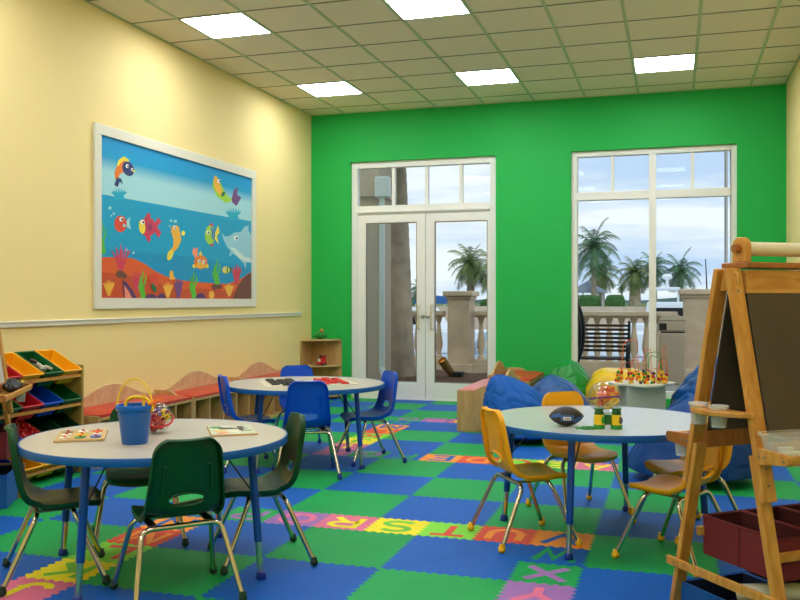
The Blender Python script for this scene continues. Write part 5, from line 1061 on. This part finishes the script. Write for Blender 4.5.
def pier(label, x0, x1, h, m):
    t = thing('stone_pier', label, 'pier', (0, 0, 0), 0, 'stone piers of the balustrade')
    MB().box(x0, x1, YBAL-.22, YBAL+.22, .17, h-.12).build('shaft', m, t, bevel=.01)
    MB().box(x0-.06, x1+.06, YBAL-.28, YBAL+.28, -.01, .17).build('base', 'stone', t, bevel=.015)
    MB().box(x0-.03, x1+.03, YBAL-.25, YBAL+.25, h-.14, h-.09).box(x0-.07, x1+.07, YBAL-.29, YBAL+.29, h-.09, h).build('cap', 'stone', t, bevel=.02, seg=3)
balustrade('stone balustrade seen through the left door leaf', -6.4, -3.86, 13)
pier('stone pier seen through the right door leaf', -3.75, -3.36, 1.42, 'pillar_stone')
balustrade('stone balustrade from the pier behind the doors to the window pier', -3.30, .05, 17)
pier('wide stone pier at the right of the window', .13, 1.0, 1.44, 'pillar_stone')
balustrade('stone balustrade right of the wide pier', 1.08, 3.6, 13)
# building wing with downspout, seen through the left door
b = MB().box(-5.6, -4.13, 12.2, 12.8, -.01, 5.2); w = thing('outer_column', 'beige wall column outside the left door leaf', 'column', (0, 0, 0))
b.build('shaft', 'column', w, bevel=.01)
MB().box(-5.62, -4.09, 12.16, 12.84, 2.62, 2.68).box(-5.63, -4.08, 12.15, 12.85, 2.78, 2.86).build('moulding', 'column', w)
t = thing('downspout', 'white square downspout on the beige column', 'downspout', (-4.05, 12.12, 0))
MB().box(-.035, .035, -.03, .03, .25, 2.95).build('pipe', 'downspout', t, bevel=.01)
MB().box(-.09, .12, -.08, .06, 2.75, 3.05).build('leader_head', 'downspout', t, bevel=.02)
MB().beam((0, 0, .28), (.12, -.14, .06), .07, .07, (0, 0, 1)).build('elbow', 'downspout', t, bevel=.01)
# ---- palms
def frond(b, o, az, el, L, droop, mi=0):
    n = 11; p = Vector(o); d = Vector((cos(az)*cos(el), sin(az)*cos(el), sin(el))); pts = [p.copy()]
    for i in range(n): d = (d+Vector((0, 0, -droop/n*(1+i*.12)))).normalized(); p = p+d*L/n; pts.append(p.copy())
    for i in range(1, n+1):
        d = (pts[i]-pts[i-1]).normalized(); sd = d.cross(Vector((0, 0, 1))).normalized(); w = L*.30*sin(pi*min(1, (i+.6)/(n+1.2)))**.6
        for s in (-1, 1):
            for q in (0, .5):
                a = pts[i-1].lerp(pts[i], q); tip = a+sd*s*w*(.85+.3*random.random())+d*w*.45+Vector((0, 0, -w*(.35+.3*random.random()))); b.add([a, a+d*L/n*.42, tip], [(0, 1, 2)], mi)
    b.tube(pts[::2], [L*.012*(1-.8*k/(len(pts[::2])-1)) for k in range(len(pts[::2]))], 4, mi)
def palm(label, x, y, zc, L, tr, leaf='palm_leaf', nf=34, z0=.93, rg=None, up=1.2):
    t = thing('palm_tree', label, 'palm tree', (x, y, z0), 0, 'palm trees across the water')
    MB().tube([(.0, 0, 0), (.05*tr, 0, (zc-z0)*.5), (0, 0, zc-z0)], [tr*1.25, tr, tr*.9], 10).build('trunk', 'trunk', t, smooth=True)
    b = MB()
    for k in range(nf):
        f = k/nf; frond(b, (0, 0, zc-z0), k*2.399+random.random()*.3, R(82-115*f)*1.0, L*(.8+.3*random.random()), up+.5*f)
    b.build('crown', leaf, t)
palm('large palm tree seen through the right door leaf', -10.4, 46, 3.1, 1.55, .2, 'palm_leaf2', 34)
palm('palm tree at the right edge of the right door leaf', -8.9, 45, 2.7, 1.5, .2, 'palm_leaf2', 28)
palm('tall palm tree at the left edge of the window', -3.95, 46, 3.95, 1.75, .12, 'palm_leaf', 26)
palm('lower bushy palm beside the tall palm in the window', -3.9, 50, 2.7, 1.45, .18, 'palm_leaf2', 28)
palm('palm tree with dry fronds just left of the window mullion', -2.25, 54, 2.85, 1.45, .3, 'palm_leaf2', 30)
palm('palm tree partly behind the window mullion', -1.2, 55, 3.1, 1.45, .18, 'palm_leaf', 26)
palm('palm tree right of the window mullion', .3, 56, 3.0, 1.6, .13, 'palm_leaf', 24)
palm('tiny distant palm in the middle of the left window pane', -4.0, 72, 2.3, .7, .07, 'palm_leaf', 16)
palm('small distant palm seen through the left door leaf', -17.2, 60, 2.0, 1.2, .2, 'palm_leaf', 26)
t = thing('palm_tree', 'thick grey palm trunk right outside the left door leaf', 'palm tree', (-4.10, 13.6, .03))
pts = []; rs = []
for k in range(60): z = .0+5.2*k/59; pts.append((-.11-.018*z, 0, z)); rs.append(.215-.025*min(z, 4)+(.06*max(0, .35-z))+.006*(k % 2))
MB().tube(pts, rs, 20).build('bark', 'trunk', t, smooth=True)
b = MB()
for k in range(24): frond(b, (-.1, 0, 5.2), k*2.4, R(70-80*k/24), 2.2, 1.3)
b.build('crown', 'palm_leaf', t)
# hedges and lawn strip
def hedge(label, x0, x1, y, h):
    b = MB(); nu, nv = 30, 10; vs = []; fs = []; cx = (x0+x1)/2; rx = (x1-x0)/2
    for j in range(nv+1):
        p = pi/2*j/nv
        for i in range(nu):
            a = 2*pi*i/nu; c_, s_ = cos(a), sin(a); k = (abs(c_)**6+abs(s_)**6)**(-1/6); v = Vector((cx+rx*k*c_*cos(p)**.3, y+.5*k*s_*cos(p)**.3, (.93)+(h-.93)*sin(p)**.6)); v += Vector((1, 1, 1))*.05*noise.noise(v*4); vs.append(v)
    for j in range(nv):
        for i in range(nu): fs.append((j*nu+i, j*nu+(i+1) % nu, (j+1)*nu+(i+1) % nu, (j+1)*nu+i))
    o = MB().add(vs, fs).build('clipped_hedge', 'hedge'); tag(o, label, 'hedge', 'clipped hedges beyond the balustrade')
hedge('clipped hedge in front of the gazebo', -4.75, -3.45, 44, 1.50)
hedge('square clipped hedge left of the window mullion', -3.2, -2.3, 44, 1.52)
hedge('low hedge seen through the gap between the door leaves', -13.9, -12.6, 44, 1.15)
hedge('hedge behind the pier at the right door leaf', -9.4, -7.0, 44, 1.35)
b = MB(); vs = []; fs = []
for j in range(9):
    for i in range(21): x = -1.9+4.6*i/20; y = 44+2.5*j/8; vs.append((x, y, .92+.2*sin(pi*i/20)**.5*sin(pi*j/8)**.5))
for j in range(8):
    for i in range(20): a = j*21+i; fs.append((a, a+1, a+22, a+21))
tag(MB().add(vs, fs).build('grass_mound', 'lawn', smooth=True), 'low grassy mound beside the hedges', 'grass', kind='stuff')
b = MB(); vs = []; fs = []
for i in range(81): x = -220+440*i/80; vs += [(x, 380, -.5), (x, 384, 2.2+2.2*noise.noise(Vector((x*.03, 0, 0)))+.6*noise.noise(Vector((x*.3, 2, 0)))), (x, 392, -.5)]
for i in range(80): a = 3*i; fs += [(a, a+3, a+4, a+1), (a+1, a+4, a+5, a+2)]
tag(MB().add(vs, fs).build('far_shore', 'far_land'), 'thin line of land on the far side of the bay', 'shore', kind='stuff')
# gazebo
t = thing('gazebo', 'small gazebo with a blue-grey roof beyond the hedge', 'gazebo', (-4.35, 47, .93))
MB().lathe([(.98, .72), (.96, .80), (.05, 1.32), (0, 1.36)], 8).build('roof', 'roof_blue', t)
for k in range(6): a = k*pi/3+.3; MB().tube([(.78*cos(a), .78*sin(a), 0), (.78*cos(a), .78*sin(a), .78)], .05, 6).build('post', 'boat_white', t)
t = thing('blue_awning', 'blue awning by the water behind the door pier', 'awning', (-11.6, 43, .93))
MB().prism([(-.8, .15), (.8, .15), (.75, .5), (-.6, .62)], -.9, .9, 0, Matrix(((1, 0, 0, 0), (0, 0, 1, 0), (0, 1, 0, 0), (0, 0, 0, 1)))).build('canopy', 'tarp_blue', t)
for x in (-.75, .75):
    for y in (-.8, .8): MB().tube([(x, y, -.01), (x, y, .2)], .04, 6).build('pole', 'boat_white', t)
# boats
def boat(name, label, x, y, L, hullz, cab, tower):
    t = thing(name, label, 'boat', (x, y, -.5), 0, 'boats on the bay')
    pr = [(-L/2, 0), (L/2-.5, 0), (L/2+.3, hullz), (-L/2, hullz)]
    MX = Matrix(((1, 0, 0, 0), (0, 0, 1, 0), (0, 1, 0, 0), (0, 0, 0, 1)))
    MB().prism(pr, -.9, .9, 0, MX).build('hull', 'boat_white', t, bevel=.05)
    if cab: 
        MB().prism([(-L*.3, hullz), (L*.2, hullz), (L*.08, hullz+.75), (-L*.28, hullz+.75)], -.7, .7, 0, MX).build('cabin', 'boat_white', t, bevel=.04)
        MB().prism([(-L*.24, hullz+.2), (L*.14, hullz+.2), (L*.08, hullz+.55), (-L*.24, hullz+.55)], -.72, .72, 0, MX).build('cabin_window', 'dark_metal', t)
    if tower:
        MB().box(-L*.26, L*.04, -.75, .75, hullz+1.15, hullz+1.25).build('hard_top', 'boat_white', t, bevel=.03)
        for sx in (-L*.24, L*.02):
            for sy in (-.65, .65): MB().tube([(sx, sy, hullz+.7), (sx, sy, hullz+1.2)], .035, 6).build('strut', 'boat_white', t)
        MB().tube([(-.3, 0, hullz+1.2), (-.3, 0, hullz+1.6)], .05, 6).ball((-.3, 0, hullz+1.62), .18, 10, 0, (1, 1, .6)).build('radar_dome', 'boat_white', t, smooth=True)
boat('motor_boat', 'white motor boat with a hard top behind the tan bin', .05, 32, 3.4, .95, True, True)
boat('moored_boat', 'low white boat seen between the balusters in the window', -1.9, 29, 3.0, .75, False, False)
boat('moored_boat', 'low white boat seen between the balusters behind the doors', -8.2, 29, 4.2, .75, True, False)
for x, y, h, l in ((2.05, 60, 3.9, 'thin sailboat mast rising above the right pier'), (-11.0, 60, 3.4, 'thin slanted mast seen through the right door leaf')):
    t = thing('sailboat', l, 'sailboat', (x, y, -.5), 0, 'sailboats'); MB().prism([(-1.5, 0), (1.3, 0), (1.8, .8), (-1.5, .8)], -.6, .6, 0, Matrix(((1, 0, 0, 0), (0, 0, 1, 0), (0, 1, 0, 0), (0, 0, 0, 1)))).build('hull', 'boat_white', t)
    MB().tube([(0, 0, .8), (-.35 if x < 0 else -.15, 0, h+.5)], [.06, .03], 6).build('mast', 'dark_metal', t)
t = thing('quay_light_post', 'thin dark lamp post near the right side of the window', 'lamp post', (1.02, 19.5, -.35)); MB().tube([(0, 0, 0), (0, 0, 6.0)], .035, 8).build('post', 'steel', t); MB().ball((0, 0, 6.1), .16, 10).build('lamp', 'boat_white', t, smooth=True)
# garden bench
t = thing('slatted_bench', 'dark slatted bench with metal frame outside the window', 'garden bench', (-1.05, 13.55, -.01), 0)
for k in range(7): MB().box(-.42, .38, -.0+.012*k, .02+.012*k, .50+.062*k, .538+.062*k).build('back_slat', 'slat_wood', t, bevel=.004)
for k in range(5): MB().box(-.42, .38, -.46+.09*k, -.40+.09*k, .405, .43).build('seat_slat', 'slat_wood', t, bevel=.004)
for x in (-.45, .40):
    MB().tube(arc([(x, -.45, 0), (x, -.47, .62), (x, -.02, .64)], .08), .022, 8).build('arm_frame', 'dark_metal', t, smooth=True)
    MB().tube([(x, 0, 0), (x, -.02, .42), (x, .09, .96)], .022, 8).build('rear_post', 'dark_metal', t, smooth=True)
    MB().box(x-.015, x+.015, -.46, .0, .37, .405).build('seat_bearer', 'dark_metal', t)
# litter bin
t = thing('litter_bin', 'tan box-shaped outdoor litter bin in front of the right pier', 'litter bin', (-.03, 14.0, -.01))
MB().box(-.19, .19, -.19, .19, 0, .78).build('bin_body', 'bin_tan', t, bevel=.02)
MB().box(-.2, .2, -.2, .2, .80, .97).build('bin_hood', 'bin_tan', t, bevel=.03)
MB().box(-.17, .17, -.17, .17, .775, .805).build('hood_gap', 'sblack', t)
MB().prism([(-.2, .97), (.2, .97), (.16, 1.02), (.06, 1.05), (-.06, 1.05), (-.16, 1.02)], -.2, .2, 0, Matrix(((1, 0, 0, 0), (0, 0, 1, 0), (0, 1, 0, 0), (0, 0, 0, 1)))).build('bin_lid', 'column', t)
MB().box(-.19, -.08, -.203, -.18, .82, .93).build('opening', 'sblack', t, bevel=.01)
# curved black metal frame at the window edge
t = thing('curved_metal_chair', 'curved black metal chair frame at the left edge of the window', 'garden chair', (-1.48, 12.0, -.01))
for dy in (0, .5):
    MB().tube([Vector((.02+.24*sin(pi*f)**.8, dy, .15+1.35*f)) for f in [i/20 for i in range(21)]], .035, 10).build('curved_side', 'dark_metal', t, smooth=True)
for z in (.35, .6, .85, 1.1, 1.3): MB().tube([(.2, 0, z), (.2, .5, z)], .02, 8).build('cross_bar', 'dark_metal', t)
MB().box(-.35, .15, .0, .5, .42, .47).build('seat', 'sblack', t, bevel=.02)
MB().tube(arc([(-.3, 0, .0), (-.3, 0, .8), (.1, 0, .85)], .05), .03, 8).build('arm', 'dark_metal', t, smooth=True)
MB().tube(arc([(.02, 0, .16), (.05, 0, .02), (.42, 0, .02)], .05), .03, 8).ball((.42, 0, .04), .05, 10).build('foot_bar', 'dark_metal', t, smooth=True)
# garden spotlight
t = thing('garden_spotlight', 'yellow-lit garden spotlight at the foot of the door pier', 'spotlight', (-3.33, 13.5, .0))
MB().box(-.0, .16, -.09, .09, .0, .14).build('box_base', 'sblack', t, bevel=.01)
MB().lathe([(.06, 0), (.075, .30), (.068, .30), (.055, .02)], 18, (-.02, 0, .1), mx=Matrix.Rotation(R(32), 4, 'X') @ Matrix.Rotation(R(-25), 4, 'Y')).build('lamp_shade', mat('brass', '8A6A38', .45, .3), t, smooth=True)
MB().lathe([(0, .25), (.066, .25)], 18, (-.02, 0, .1), mx=Matrix.Rotation(R(32), 4, 'X') @ Matrix.Rotation(R(-25), 4, 'Y')).build('bulb_lens', mat('warm', 'F0B848', .5, emit=('F4B040', 1.0)), t)
